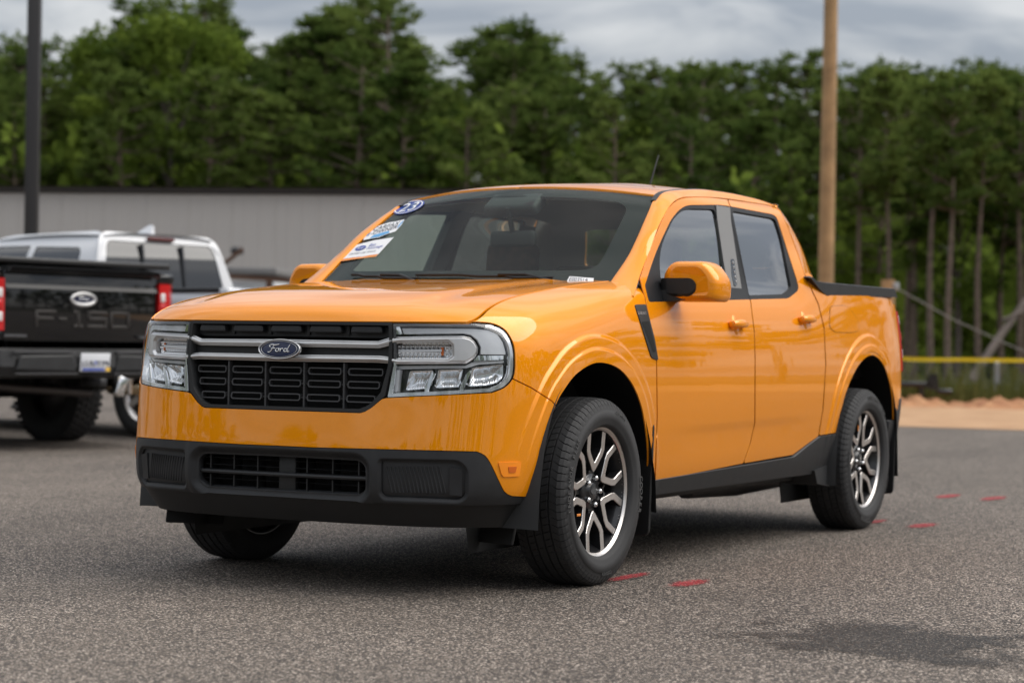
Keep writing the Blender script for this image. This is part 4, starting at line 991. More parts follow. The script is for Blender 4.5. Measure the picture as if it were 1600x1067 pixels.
def make_wheel(loc, flip, spin):
    tilt = math.pi if flip else 0
    def place(o, par):
        o.parent = par; return o
    ty = MB(); prof = tyre_profile(RT, WT, RI); nb_ = 76
    offs = [-.07, 0, .07, .5]; angs = [2*math.pi*(k+o)/nb_ for k in range(nb_) for o in offs]
    def ring(i, sh):
        x, r = prof[i]; out = []
        for j, a_ in enumerate(angs):
            rr = r; dip = (j % 4) == 1
            if abs(x) > .060 and r > RT-.032: rr = r-(.010 if dip else 0)
            elif .022 < abs(x) < .050 and r > RT-.007: rr = r-(.006 if dip else 0)
            elif abs(x) < .0145 and r > RT-.003: rr = r-(.003 if dip and (j//4) % 2 == 0 else 0)
            skew = sh*.5*2*math.pi/nb_*(1 if abs(x) < .058 else 0)*(x/.05)
            out.append((x, rr*math.sin(a_+skew), rr*math.cos(a_+skew)))
        return out
    rings_ = [ring(i, 1) for i in range(len(prof))]
    tread = [i for i in range(len(prof)) if prof[i][1] > RT-.034]; t0, t1 = min(tread), max(tread)
    ty.loft(rings_[:t0+1], True, False, True); ty.loft(rings_[t0:t1+1], True, False, False); ty.loft(rings_[t1:], True, False, True)
    wheel = bpy.data.objects.new('wheel', None); COL.objects.link(wheel); wheel.parent = T; wheel.location = loc; wheel.rotation_euler = (spin, 0, tilt)
    wheel.empty_display_size = .1
    tyre = ty.build('tyre', 'rubber', wheel)
    # sidewall lettering
    for body, a, sz in (('ENDEAVOR PLUS', R(-75), .029), ('COOPER', R(95), .032), ('COOPER', R(178), .018), ('225/60R18', R(22), .013)):
        V, Fs = arc_text(body, (RT+RI)/2+.008, a, sz, WT/2*1.018); mk('tyre_lettering', V, Fs, 'rubber_mark', tyre, smooth=False)
    rm = MB(); xo = .075
    lathe(rm, [(-.10, RI+.004), (-.10, RI-.012), (-.06, RI-.03), (.03, RI-.034), (xo-.012, RI-.016), (xo+.004, RI-.012)], 96)
    rm.build('rim_barrel', 'wheel_dark', wheel)
    lp = MB(); lathe(lp, [(xo-.004, RI-.014), (xo+.006, RI-.011), (xo+.010, RI-.003), (xo+.018, RI+.006), (xo+.016, RI+.010), (xo+.004, RI+.011)], 128); lp.build('rim_lip', 'machined', wheel)
    # six looped spokes
    loop_o = [(.0765, .2270), (.0740, .156), (.062, .135), (.013, .082), (0, .075), (-.013, .082), (-.062, .135), (-.0740, .156), (-.0765, .2270)]
    loop_i = [(-.0490, .2350), (-.0465, .164), (-.038, .148), (-.007, .115), (0, .111), (.007, .115), (.038, .148), (.0465, .164), (.0490, .2350)]
    def dish(r): return xo-.020*max(0., 1-(r/RI))**1.2-.002
    for k in range(6):
        a = R(60*k); ca, sa = math.cos(a), math.sin(a)
        def m3(p, dx): 
            r = math.hypot(*p); return (dish(r)+dx, p[0]*ca+p[1]*sa, -p[0]*sa+p[1]*ca)
        n = len(loop_o); inn = loop_i[::-1]
        mbd = MB(); mbt = MB(); 
        fo = [m3(p, 0) for p in loop_o]; fi = [m3(p, 0) for p in inn]; bo = [m3((p[0]*1.0, p[1]), -.042) for p in loop_o]; bi = [m3(p, -.042) for p in inn]
        for i in range(n-1):
            mbd.add([fo[i], fo[i+1], bo[i+1], bo[i]], [(0, 1, 2, 3)]); mbd.add([fi[i], fi[i+1], bi[i+1], bi[i]], [(3, 2, 1, 0)]); mbd.add([bo[i], bo[i+1], bi[i+1], bi[i]], [(0, 1, 2, 3)])
        b = .0022
        io = [m3((p[0]*(1-b/.06), p[1]+(b if abs(p[0]) < .04 else 0)), .002) for p in loop_o]; ii = [m3((p[0]*(1+b/.035), p[1]-(b if abs(p[0]) < .02 else 0)), .002) for p in inn]
        for i in range(n-1):
            mbt.add([io[i], io[i+1], ii[i+1], ii[i]], [(0, 1, 2, 3)]); mbt.add([fo[i], fo[i+1], io[i+1], io[i]], [(0, 1, 2, 3)]); mbt.add([ii[i], ii[i+1], fi[i+1], fi[i]], [(0, 1, 2, 3)])
        sp = mbd.build('spoke', 'wheel_dark', wheel); mbt.build('spoke_face', 'machined', sp)
        # dark web from hub to spoke and between neighbours
        w = MB(); w.loft([[m3((x, y), -.012) for x, y in ((-.020, .045), (.020, .045), (.013, .092), (-.013, .092))], [m3((x, y), -.05) for x, y in ((-.024, .045), (.024, .045), (.016, .092), (-.016, .092))]], True, True, False)
        w.build('spoke_web', 'wheel_dark', wheel)
        a2 = a+R(30); c2, s2 = math.cos(a2), math.sin(a2)
        w = MB(); q = lambda x, y, d: (dish(abs(y))+d, x*c2+y*s2, -x*s2+y*c2)
        w.loft([[q(x, y, -.022) for x, y in ((-.010, .05), (.010, .05), (.007, .125), (-.007, .125))], [q(x, y, -.05) for x, y in ((-.012, .05), (.012, .05), (.009, .125), (-.009, .125))]], True, True, False)
        for sg in (-1, 1): w.loft([[q(x, y, -.020) for x, y in ((-.004*sg, .115), (.006*sg, .112), (.044*sg, .145), (.040*sg, .155))], [q(x, y, -.045) for x, y in ((-.004*sg, .115), (.006*sg, .112), (.044*sg, .145), (.040*sg, .155))]], True, True, False)
        w.build('spoke_web', 'wheel_dark', wheel)
    hb = MB(); lathe(hb, [(xo-.06, .075), (xo-.030, .072), (xo-.024, .066), (xo-.024, .036), (xo-.016, .034), (xo-.014, .030), (xo-.0135, .001)], 40); hub = hb.build('wheel_hub', 'wheel_dark', wheel)
    for k in range(5):
        a = R(72*k+20); c = (.0535*math.sin(a), .0535*math.cos(a)); m_ = MB()
        m_.loft([[(xo-.026+x, c[0]+r*math.cos(b), c[1]+r*math.sin(b)) for b in np.linspace(0, 2*math.pi, 10, endpoint=False)] for x, r in ((0, .0105), (.014, .0105), (.019, .009), (.022, .005))], True, True); m_.build('lug_nut', 'chrome', hub)
    m_ = MB(); m_.loft([[(xo-.013+x, .024*k*math.cos(b), .012*k*math.sin(b)) for b in np.linspace(0, 2*math.pi, 24, endpoint=False)] for x, k in ((0, 1), (.002, .96))], True, True); m_.build('cap_emblem', 'lamp_dark', hub)
    m_ = MB(); a = R(-118); m_.box((xo+.001, .172*math.sin(a), .172*math.cos(a)), (.004, .030, .009), Matrix.Rotation(R(0), 3, 'X'), .001); m_.build('wheel_accent', 'orange_print', wheel)
    bd = MB(); lathe(bd, [(-.02, .02), (-.02, .152), (-.008, .152), (-.008, .08), (.0, .078), (.0, .02)], 48); bd.build('brake_disc', 'brake', wheel)
    MB().box((-.015, .11, .06), (.06, .09, .15), None, .01).build('brake_caliper', 'dark_plastic', wheel)
    bk = MB(); lathe(bk, [(-.09, RI-.01), (-.085, .02)], 40); bk.build('dust_shield', 'void_black', wheel)
    return wheel
XW = .7905
w0 = make_wheel((XW, 0, .3585), False, R(0))
def copy_tree(o, parent=None):
    c = o.copy(); COL.objects.link(c); c.parent = parent
    for ch in list(o.children): copy_tree(ch, c)
    return c
for loc, flip, spin in (((XW-.004, 3.076, .3585), False, R(-95)), ((-XW, 0, .3585), True, R(40)), ((-XW+.004, 3.076, .3585), True, R(130))):
    c = copy_tree(w0, T); c.location = loc; c.rotation_euler = (spin, 0, math.pi if flip else 0)
for y in (0, 3.076): MB().tube([(-.72, y, .36), (.72, y, .36)], .05, 10).build('axle', 'dark_plastic', T)
# ================================================================ stickers on the windshield (flat print, things of their own on the glass)
def ws_frame(U, V):
    """point on the glass under a pixel, with unit vectors along the glass (right, up)"""
    both_G = np.concatenate([Gw[::-1]*np.array([-1, 1, 1]), Gw], 0); nn = np.concatenate([Nw[::-1]*np.array([-1, 1, 1]), Nw], 0)
    return grid_at(both_G, nn, proj(both_G), (U, V))
def wsp(U, V, off=.004): p, n = ws_frame(U, V); return p+n*off
def quadmap(c):
    """bilinear map unit square -> four glass pixels (bl, br, tr, tl)"""
    c = [np.array(q, float) for q in c]
    def f(s, t, off=.004):
        q = c[0]*(1-s)*(1-t)+c[1]*s*(1-t)+c[2]*s*t+c[3]*(1-s)*t; return wsp(q[0], q[1], off)
    return f
def sticker(name, f, outline, mat, label, cat, n=1):
    o = mk(name, [f(s, t) for s, t in outline], [tuple(range(len(outline)))], mat, None, smooth=False); o['label'] = label; o['category'] = cat; return o
def printed(parent, f, body, s0, s1, tc, h, mat, off, shear=0, name='print'):
    V, Fs = textmesh(body, 1, shear); V = np.array(V); w = V[:, 0].max()-V[:, 0].min(); hh = V[:, 1].max()-V[:, 1].min()
    P = [f(s0+(v[0]-V[:, 0].min())/w*(s1-s0), tc+(v[1]-V[:, 1].min()-hh/2)/hh*h, off) for v in V]
    return mk(name, P, Fs, mat, parent, smooth=False)
def blob(parent, f, cx, cy, rx, ry, mat, off, name='print', n=28):
    return mk(name, [f(cx+rx*math.cos(2*math.pi*k/n), cy+ry*math.sin(2*math.pi*k/n), off) for k in range(n)], [tuple(range(n))], mat, parent, smooth=False)
sq = [(0, 0), (.5, 0), (1, 0), (1, .5), (1, 1), (.5, 1), (0, 1), (0, .5)]
ov_ = [(.5+.5*math.cos(2*math.pi*k/32), .5+.5*math.sin(2*math.pi*k/32)) for k in range(32)]
f = quadmap([(609, 339.5), (655, 331), (670, 311), (624, 318.5)])
s1 = sticker('year_sticker', f, ov_, 'blue_print', 'blue and white oval year sticker reading 23 at the top of the windshield', 'sticker')
mk('sticker_ring', [f(.5+r*math.cos(2*math.pi*k/32), .5+r*math.sin(2*math.pi*k/32), .0052) for r in (.46, .42) for k in range(32)], [(k, (k+1) % 32, 32+(k+1) % 32, 32+k) for k in range(32)], 'white_print', s1, smooth=False)
printed(s1, f, '23', .20, .80, .5, .62, 'white_print', .0056, .2)
f = quadmap([(569, 377), (617, 364), (633, 344), (583, 356)])
sh = [(-.04, .05), (.25, -.02), (.5, -.1), (.75, .0), (1.02, .05), (1.05, .55), (1.0, 1.0), (.75, 1.0), (.5, 1.06), (.2, .98), (0, .9), (-.06, .5)]
s2_ = sticker('owner_sticker', f, sh, 'white_print', 'white shield sticker with black and blue lettering between the oval and the white card', 'sticker')
printed(s2_, f, 'CARFAX', .10, .92, .76, .30, 'dark_print', .0052, 0)
printed(s2_, f, '1-OWNER', .04, .96, .44, .28, 'dark_print', .0052, 0)
mk('print', [f(s, t, .0050) for s, t in ((.18, .04), (.5, -.04), (.82, .06), (.74, .26), (.26, .24))], [(0, 1, 2, 3, 4)], 'sky_print', s2_, smooth=False)
for c in ((.0, .62), (1.0, .62)): blob(s2_, f, c[0]*.98+.01, .60, .03, .3, 'sky_print', .0050)
f = quadmap([(529, 409.5), (588, 402.5), (616, 372), (552, 382)])
s3_ = sticker('dealer_card', f, sq, 'white_print', 'white rectangular dealer sticker with a small blue oval and an orange lower edge', 'sticker')
mk('card_edge', [f(s, t, .0050) for s, t in ((0, 0), (.5, 0), (1, 0), (1, .13), (.5, .13), (0, .13))], [(0, 1, 2, 3, 4, 5)], 'orange_print', s3_, smooth=False)
blob(s3_, f, .33, .64, .13, .13, 'blue_print', .0052)
printed(s3_, f, 'Ford', .24, .42, .64, .13, 'white_print', .0058, .3)
printed(s3_, f, 'Blue', .52, .68, .74, .14, 'blue_print', .0052)
printed(s3_, f, 'Advantage', .52, .92, .56, .17, 'blue_print', .0052)
printed(s3_, f, 'CERTIFIED USED VEHICLE', .16, .84, .34, .09, 'dark_print', .0052)
f = quadmap([(885, 442.5), (926, 444), (928, 436), (890, 433)])
f2 = lambda s, t, off=.004: f(s, t, off)
s4_ = sticker('stock_label', f, sq, 'white_print', 'small white stock number label low on the windshield above the steering wheel', 'label')
printed(s4_, f, 'E00351A', .06, .80, .55, .62, 'dark_print', .0055)

# ================================================================ SETTING
def gp(U, V): return un(U, V, 2, 0.0)
def at(U, D, z=0.0):
    """point at depth D (m along the view axis) under photograph column U, at height z"""
    d = c_f*1.0+c_r*((U-800)/FPX); d = d/(d@c_f); p = CP+d*D; return np.array([p[0], p[1], z])
def nodes(m): return m.node_tree.nodes, m.node_tree.links
def asphalt():
    m, nt, b = newmat('asphalt'); L = nt.links; N = nt.nodes
    tc = N.new('ShaderNodeTexCoord')
    v = N.new('ShaderNodeTexVoronoi'); v.inputs['Scale'].default_value = 150; L.new(tc.outputs['Object'], v.inputs['Vector'])
    v2 = N.new('ShaderNodeTexVoronoi'); v2.inputs['Scale'].default_value = 46; L.new(tc.outputs['Object'], v2.inputs['Vector'])
    # stone colours: each chip its own tone
    sp = N.new('ShaderNodeSeparateColor'); L.new(v.outputs['Color'], sp.inputs[0])
    r = N.new('ShaderNodeValToRGB'); e = r.color_ramp.elements
    e[0].position = 0; e[0].color = (.022, .019, .017, 1); e[1].position = 1; e[1].color = (.95, .82, .70, 1)
    for p, c in ((.30, (.085, .078, .074, 1)), (.55, (.215, .175, .145, 1)), (.80, (.40, .325, .265, 1))):
        q = r.color_ramp.elements.new(p); q.color = c
    L.new(sp.outputs[0], r.inputs[0])
    # dark binder between chips
    d = N.new('ShaderNodeMapRange'); d.inputs['From Min'].default_value = .25; d.inputs['From Max'].default_value = .75; d.inputs['To Min'].default_value = 1; d.inputs['To Max'].default_value = .12
    L.new(v.outputs['Distance'], d.inputs['Value'])
    mu = N.new('ShaderNodeMix'); mu.data_type = 'RGBA'; mu.blend_type = 'MULTIPLY'; mu.inputs['Factor'].default_value = 1
    L.new(r.outputs[0], mu.inputs['A']); L.new(d.outputs[0], mu.inputs['B'])
    # large worn patches and streaks
    n = N.new('ShaderNodeTexNoise'); n.inputs['Scale'].default_value = .55; n.inputs['Detail'].default_value = 7; n.inputs['Roughness'].default_value = .6
    mp = N.new('ShaderNodeMapping'); mp.inputs['Rotation'].default_value = (0, 0, R(28)); mp.inputs['Scale'].default_value = (1, .45, 1)
    L.new(tc.outputs['Object'], mp.inputs['Vector']); L.new(mp.outputs[0], n.inputs['Vector'])
    pr = N.new('ShaderNodeMapRange'); pr.inputs['From Min'].default_value = .3; pr.inputs['From Max'].default_value = .7; pr.inputs['To Min'].default_value = .68; pr.inputs['To Max'].default_value = 1.25
    L.new(n.outputs['Fac'], pr.inputs['Value'])
    m2 = N.new('ShaderNodeMix'); m2.data_type = 'RGBA'; m2.blend_type = 'MULTIPLY'; m2.inputs['Factor'].default_value = 1
    L.new(mu.outputs['Result'], m2.inputs['A']); L.new(pr.outputs[0], m2.inputs['B'])
    # sandy dust lying in places
    n4 = N.new('ShaderNodeTexNoise'); n4.inputs['Scale'].default_value = .22; n4.inputs['Detail'].default_value = 5; L.new(tc.outputs['Object'], n4.inputs['Vector'])
    q = N.new('ShaderNodeMapRange'); q.inputs['From Min'].default_value = .5; q.inputs['From Max'].default_value = .8; q.inputs['To Max'].default_value = .35; L.new(n4.outputs['Fac'], q.inputs['Value'])
    m3 = N.new('ShaderNodeMix'); m3.data_type = 'RGBA'; m3.inputs['B'].default_value = (.20, .165, .13, 1)
    L.new(q.outputs[0], m3.inputs['Factor']); L.new(m2.outputs['Result'], m3.inputs['A']); L.new(m3.outputs['Result'], b.inputs['Base Color'])
    b.inputs['Roughness'].default_value = .8; b.inputs['Specular IOR Level'].default_value = .35
    # relief
    ad = N.new('ShaderNodeMath'); ad.operation = 'MULTIPLY_ADD'; ad.inputs[1].default_value = -1; L.new(v.outputs['Distance'], ad.inputs[0])
    a2 = N.new('ShaderNodeMath'); a2.operation = 'MULTIPLY_ADD'; a2.inputs[1].default_value = .5; L.new(sp.outputs[1], a2.inputs[0]); L.new(ad.outputs[0], a2.inputs[2])
    bp = N.new('ShaderNodeBump'); bp.inputs['Strength'].default_value = .9; bp.inputs['Distance'].default_value = .004; L.new(a2.outputs[0], bp.inputs['Height']); L.new(bp.outputs[0], b.inputs['Normal'])
asphalt()
def soil(name, c1, c2, sc=3.0):
    m, nt, b = newmat(name); L = nt.links; N = nt.nodes; tc = N.new('ShaderNodeTexCoord')
    n = N.new('ShaderNodeTexNoise'); n.inputs['Scale'].default_value = sc; n.inputs['Detail'].default_value = 9; L.new(tc.outputs['Object'], n.inputs['Vector'])
    r = N.new('ShaderNodeValToRGB'); r.color_ramp.elements[0].position = .35; r.color_ramp.elements[1].position = .68
    r.color_ramp.elements[0].color = (*c1, 1); r.color_ramp.elements[1].color = (*c2, 1); L.new(n.outputs['Fac'], r.inputs[0]); L.new(r.outputs[0], b.inputs['Base Color'])
    b.inputs['Roughness'].default_value = .95
    bp = N.new('ShaderNodeBump'); bp.inputs['Strength'].default_value = .6; bp.inputs['Distance'].default_value = .05; L.new(n.outputs['Fac'], bp.inputs['Height']); L.new(bp.outputs[0], b.inputs['Normal'])
soil('sand', (.34, .19, .095), (.48, .30, .165), 1.5)
soil('clay', (.30, .12, .05), (.46, .24, .11), 2.5)
soil('forest_floor', (.035, .030, .018), (.075, .07, .03), 1.0)
# ground sheets
def sheet(name, pts, z, mat):
    o = mk(name, [(p[0], p[1], z) for p in pts], [tuple(range(len(pts)))], mat, None, smooth=False); o['kind'] = 'structure'; return o
sheet('ground', [(-900, -900), (900, -900), (900, 900), (-900, 900)], -.010, 'forest_floor')
lot = [at(-2600, 62), at(700, 58), at(1000, 40), at(1150, 27.0), at(1420, 26.4), at(1600, 25.6), at(2400, 23), at(4200, 20)]
lot = [(-75, 5)]+[(p[0], p[1]) for p in lot]+[(40, -40), (-75, -60)]
sheet('asphalt_lot', lot, 0, 'asphalt')
sand = [at(1100, 25.5), at(1420, 25.2), at(1600, 24.6), at(2400, 22), at(4200, 19), at(4200, 30), at(2400, 33), at(1600, 36.5), at(1300, 38), at(950, 44)]
sheet('sand_strip', [(p[0], p[1]) for p in sand], .006, 'sand')
# low berm of loose clay along the back of the sand
def berm():
    us = np.linspace(1180, 2500, 170); V = []; Fs = []; nr = 13
    for i, U in enumerate(us):
        for j in range(nr):
            t = j/(nr-1); D = 35.2-(U-1500)*.0035+(t-.5)*3.4
            h = math.sin(math.pi*t)**1.3*(.065+.055*math.sin(U*.041)*math.sin(U*.013+1)+.07*math.sin(U*.19+j))
            p = at(U, D); V.append((p[0], p[1], max(-.02, h*(.9+.35*rng.random())) if 0 < j < nr-1 else -.03))
    for i in range(len(us)-1):
        for j in range(nr-1): Fs.append((i*nr+j, (i+1)*nr+j, (i+1)*nr+j+1, i*nr+j+1))
    o = mk('clay_berm', V, Fs, 'clay'); o['kind'] = 'structure'
berm()
# red spray marks and an oil stain: thin sheets with ragged edges
pm('red_paint', (.36, .022, .03), .85, noise=(60, .5)); 
def stainmat(name, col, sc, thr, soft, rough, chips=False, e0=.42, e1=-.35):
    m = bpy.data.materials.new(name); m.use_nodes = True; MATS[name] = m; nt = m.node_tree; L = nt.links; N = nt.nodes; b = N['Principled BSDF']
    b.inputs['Base Color'].default_value = (*col, 1); b.inputs['Roughness'].default_value = rough
    tc = N.new('ShaderNodeTexCoord'); n = N.new('ShaderNodeTexNoise'); n.inputs['Scale'].default_value = sc; n.inputs['Detail'].default_value = 9; n.inputs['Roughness'].default_value = .7
    L.new(tc.outputs['Object'], n.inputs['Vector'])
    # fade to the edge of the sheet: generated coordinates run 0..1 over it
    s = N.new('ShaderNodeVectorMath'); s.operation = 'SUBTRACT'; s.inputs[1].default_value = (.5, .5, 0); L.new(tc.outputs['Generated'], s.inputs[0])
    z0 = N.new('ShaderNodeVectorMath'); z0.operation = 'MULTIPLY'; z0.inputs[1].default_value = (1, 1, 0); L.new(s.outputs[0], z0.inputs[0])
    ln = N.new('ShaderNodeVectorMath'); ln.operation = 'LENGTH'; L.new(z0.outputs[0], ln.inputs[0])
    mr = N.new('ShaderNodeMapRange'); mr.inputs['From Min'].default_value = .10; mr.inputs['From Max'].default_value = .5; mr.inputs['To Min'].default_value = e0; mr.inputs['To Max'].default_value = e1; L.new(ln.outputs['Value'], mr.inputs['Value'])
    ad = N.new('ShaderNodeMath'); ad.operation = 'ADD'; L.new(mr.outputs[0], ad.inputs[0]); L.new(n.outputs['Fac'], ad.inputs[1])
    al = N.new('ShaderNodeMapRange'); al.inputs['From Min'].default_value = thr; al.inputs['From Max'].default_value = thr+soft; L.new(ad.outputs[0], al.inputs['Value']); L.new(al.outputs[0], b.inputs['Alpha'])
    if chips:       # paint sits on the stone tops and misses the pits
        v = N.new('ShaderNodeTexVoronoi'); v.inputs['Scale'].default_value = 140; L.new(tc.outputs['Object'], v.inputs['Vector'])
        q = N.new('ShaderNodeMapRange'); q.inputs['From Min'].default_value = .35; q.inputs['From Max'].default_value = .7; q.inputs['To Min'].default_value = .9; q.inputs['To Max'].default_value = .1; L.new(v.outputs['Distance'], q.inputs['Value'])
        mm = N.new('ShaderNodeMath'); mm.operation = 'MULTIPLY'; L.new(al.outputs[0], mm.inputs[0]); L.new(q.outputs[0], mm.inputs[1]); L.new(mm.outputs[0], b.inputs['Alpha'])
    return m
stainmat('red_mark', (.42, .022, .035), 38, .55, .2, .85, True)
stainmat('oil', (.014, .012, .010), 3.2, .52, .10, .6, True, .22, -.22)
def patch(name, corners, z, mat, label, cat, group=None):
    o = mk(name, [(*gp(*c)[:2], z) for c in corners], [tuple(range(len(corners)))], mat, None, smooth=False); tag(o, label, cat, group); return o
for k, (c, lb) in enumerate(((((940, 917), (1012, 903), (1020, 888), (946, 902)), 'red spray paint dash on the asphalt touching the front tyre'), (((1034, 923), (1104, 917), (1116, 901), (1044, 908)), 'red spray paint dash a little way out from the front tyre'),
        (((1412, 829), (1468, 825), (1474, 815), (1418, 818)), 'red spray paint dash on the asphalt out from the rear tyre'), (((1354, 823), (1388, 817), (1386, 809), (1354, 813)), 'short red spray paint dash touching the rear tyre'),
        (((1460, 782), (1500, 779), (1502, 770), (1462, 773)), 'faint red spray dash beyond the rear tyre, first of two'), (((1530, 786), (1572, 783), (1572, 773), (1532, 776)), 'faint red spray dash beyond the rear tyre, second of two'))):
    patch('paint_mark', c, .004+.0003*k, 'red_mark', lb, 'paint mark', 'red spray marks on the lot')
patch('oil_stain', ((1080, 1030), (1760, 1100), (1720, 975), (1130, 930)), .004, 'oil', 'dark oily stain soaked into the asphalt', 'stain')
# ---------------------------------------------------------------- long metal building
pm('metal_wall', (.50, .475, .45), .6, noise=(.5, .05)); pm('roof_trim', (.055, .046, .042), .5); pm('shed_white', (.62, .64, .66), .6, noise=(2, .1)); pm('brown_wood', (.10, .05, .03), .8)
DB = 43.0
bld = empty('metal_building', at(300, DB), 0, 'long grey ribbed metal building with a dark brown eave behind the parked pickups', 'building')
b0 = at(-1100, DB+3.0); b1 = at(772, DB-.2); dirb = (b1-b0)/np.linalg.norm(b1-b0); back = np.array([-dirb[1], dirb[0], 0]); 
if back@c_f < 0: back = -back
HB = .918+(530.5-291)/FPX*DB
Lb = np.linalg.norm(b1-b0); npan = int(Lb/.915)
off0 = np.array(bld.location)
prof = []
for k in range(3):
    x = k*.305; prof += [(x, 0), (x+.245, 0), (x+.255, -.007), (x+.295, -.007)]
prof.append((.912, 0))
pme = None
for k in range(npan):
    base = b1-dirb*(k+1)*.915-off0
    if pme is None:
        V = [tuple(dirb*x+back*y) + () for x, y in prof]; V = [(v[0], v[1], z) for z in (0, HB-.12) for v in V]; n = len(prof)
        o = mk('wall_panel', V, [(i, i+1, n+i+1, n+i) for i in range(n-1)], 'metal_wall', bld, smooth=False); pme = o.data
    else: o = bpy.data.objects.new('wall_panel', pme); link(o, bld)
    o.location = base
def slab(mb, a, b, d0, d1, z0, z1):
    p = [a+back*d0, b+back*d0, b+back*d1, a+back*d1]; mb.loft([[tuple(q[:2])+(z0,) for q in p], [tuple(q[:2])+(z1,) for q in p]], True, True, False)
m_ = MB(); slab(m_, b0-off0, b1-off0+dirb*.25, -.10, .1, HB-.085, HB+.02); m_.build('eave_trim', 'roof_trim', bld)
m_ = MB(); p = [b0-off0, b1-off0+dirb*.2]; m_.add([(*(p[0]-back*.2)[:2], HB+.02), (*(p[1]-back*.2)[:2], HB+.02), (*(p[1]+back*14)[:2], HB+.55), (*(p[0]+back*14)[:2], HB+.55)], [(0, 1, 2, 3)]); m_.build('roof', 'roof_trim', bld)
m_ = MB(); slab(m_, b1-off0-dirb*.02, b1-off0+dirb*.03, .0, 14, 0, HB-.1); m_.build('end_wall', 'metal_wall', bld)
m_ = MB(); pl = at(368.5, DB-.4, .918+(532-393.5)/FPX*DB)-off0; m_.box(pl, (.22, .22, .16), None, .05); m_.build('wall_lamp', 'gloss_black', bld)
# white shed with a flat dark awning in front of the wall, brown rail beside it
sh_ = empty('white_shed', at(392, 37), math.atan2(dirb[1], dirb[0]), 'low white shed with a dark flat roof by the metal building', 'shed')
MB().box((0, .9, .98), (.78, 1.6, 1.96), None, .02).build('shed_wall', 'shed_white', sh_)
MB().box((0, .85, 2.14), (.92, 1.9, .12), None, .01).build('shed_roof', 'trim_grey', sh_)
MB().box((-.12, .085, 1.6), (.22, .04, .3), None, .01).build('shed_window', 'gloss_black', sh_)
rl = empty('wooden_rail', at(410, 34.5), math.atan2(dirb[1], dirb[0]), 'brown wooden handrail in front of the white shed', 'handrail')
m_ = MB(); m_.box((0.1, 0, 1.93), (1.6, .09, .07), Matrix.Rotation(R(3), 3, 'Y')); m_.build('top_rail', 'brown_wood', rl)
for x in (-.6, .1, .8): MB().box((x, 0, .95), (.09, .09, 1.9)).build('rail_post', 'brown_wood', rl)
MB().tube([(-.95, 0, 1.95), (-.35, 0, 2.42)], .035, 6).build('brace', 'brown_wood', rl)
# ---------------------------------------------------------------- poles
pm('wire_grey', (.20, .20, .19), .6); pm('pole_dark', (.030, .028, .028), .45); pm('pole_wood', (.36, .23, .115), .85, noise=(3, .25), bump=(12, .4, .02)); pm('steel_grey', (.34, .35, .36), .5, metal=.4)
lp0 = at(46.5, 27.0); lpr = at(800, 27)
lpole = empty('light_pole', lp0, R(32), 'dark square steel light pole rising behind the white pickup', 'light pole')
m_ = MB(); m_.box((0, 0, 4.0), (.165, .165, 8.0), None, .012); m_.build('shaft', 'pole_dark', lpole)
MB().box((0, 0, .03), (.4, .4, .06), None, .01).build('base_plate', 'pole_dark', lpole)
MB().box((.35, 0, 7.95), (.75, .35, .12), None, .03).build('lamp_head', 'pole_dark', lpole)
up_ = empty('utility_pole', at(1289, 37), 0, 'tall pale wooden utility pole rising behind the truck bed', 'utility pole')
m_ = MB(); m_.tube([(0, 0, -.2), (0.0, 0, 3), (.015, 0, 6), (.03, 0, 11.5)], [.14, .135, .125, .105], 18); m_.build('shaft', 'pole_wood', up_)
sp_ = empty('anchor_post', at(1386, 36), 0, 'short wooden post with a cable clamp behind the truck bed', 'post')
m_ = MB(); m_.tube([(0, 0, -.1), (0, 0, 2.12)], [.13, .12], 14); m_.build('post', 'pole_wood', sp_)
MB().box((.14, 0, 2.0), (.10, .12, .14), None, .02).build('clamp', 'steel_grey', sp_)
cab_ = mk('guy_cable', [(0, 0, 0)], [], 'steel_grey'); bpy.data.objects.remove(cab_)
m_ = MB(); pa_ = at(1392, 36, 2.02); pb_ = at(1580, 36.5, 1.02); pc_ = at(1680, 36.6, .6)
m_.tube([pa_, (pa_*.5+pb_*.5)-np.array([0, 0, .05]), pb_, pc_], .011, 6); gc = m_.build('guy_cable', 'wire_grey'); tag(gc, 'pale cable sloping down from the short wooden post', 'cable')
# ---------------------------------------------------------------- fence, tape, trailer tongue, grass
pm('tape', (.75, .56, .01), .5); pm('wire', (.22, .22, .21), .5, metal=.5)
fence = empty('wire_fence', at(1558, 36.6), 0, 'low wire mesh fence on grey steel posts below the yellow tape', 'fence'); f0 = np.array(fence.location)
fpts = [at(U, 36.6+.002*(1558-U)) for U in (1238, 1398, 1558, 1718, 1878, 2038)]
for p in fpts:
    m_ = MB(); m_.tube([p-f0+np.array([0, 0, -.1]), p-f0+np.array([0, 0, .73])], .045, 10); m_.tube([p-f0+np.array([0, 0, .72]), p-f0+np.array([0, 0, .75])], [.05, .02], 10); m_.build('fence_post', 'steel_grey', fence)
m_ = MB(); a, b = fpts[0]-f0, fpts[-1]-f0
for z in np.linspace(.05, .70, 9): m_.tube([a+np.array([0, 0, z]), b+np.array([0, 0, z])], .004, 3, False)
for t in np.linspace(0, 1, 110): q = a*(1-t)+b*t; m_.tube([q+np.array([0, 0, .03]), q+np.array([0, 0, .70])], .003, 3, False)
m_.build('wire_mesh', 'wire', fence, 'stuff')
tp = []; 
for U in np.linspace(1230, 2100, 60): p = at(U, 36.3); tp.append((p, .775-.012*math.sin((U-1230)/160*math.pi)**2+.0015*math.sin(U*.3)))
V = []; Fs = []
for i, (p, z) in enumerate(tp): tw = .012*math.sin(i*.8); V += [(p[0], p[1], z-.032), (p[0]-c_f[0]*tw, p[1]-c_f[1]*tw, z), (p[0], p[1], z+.032)]
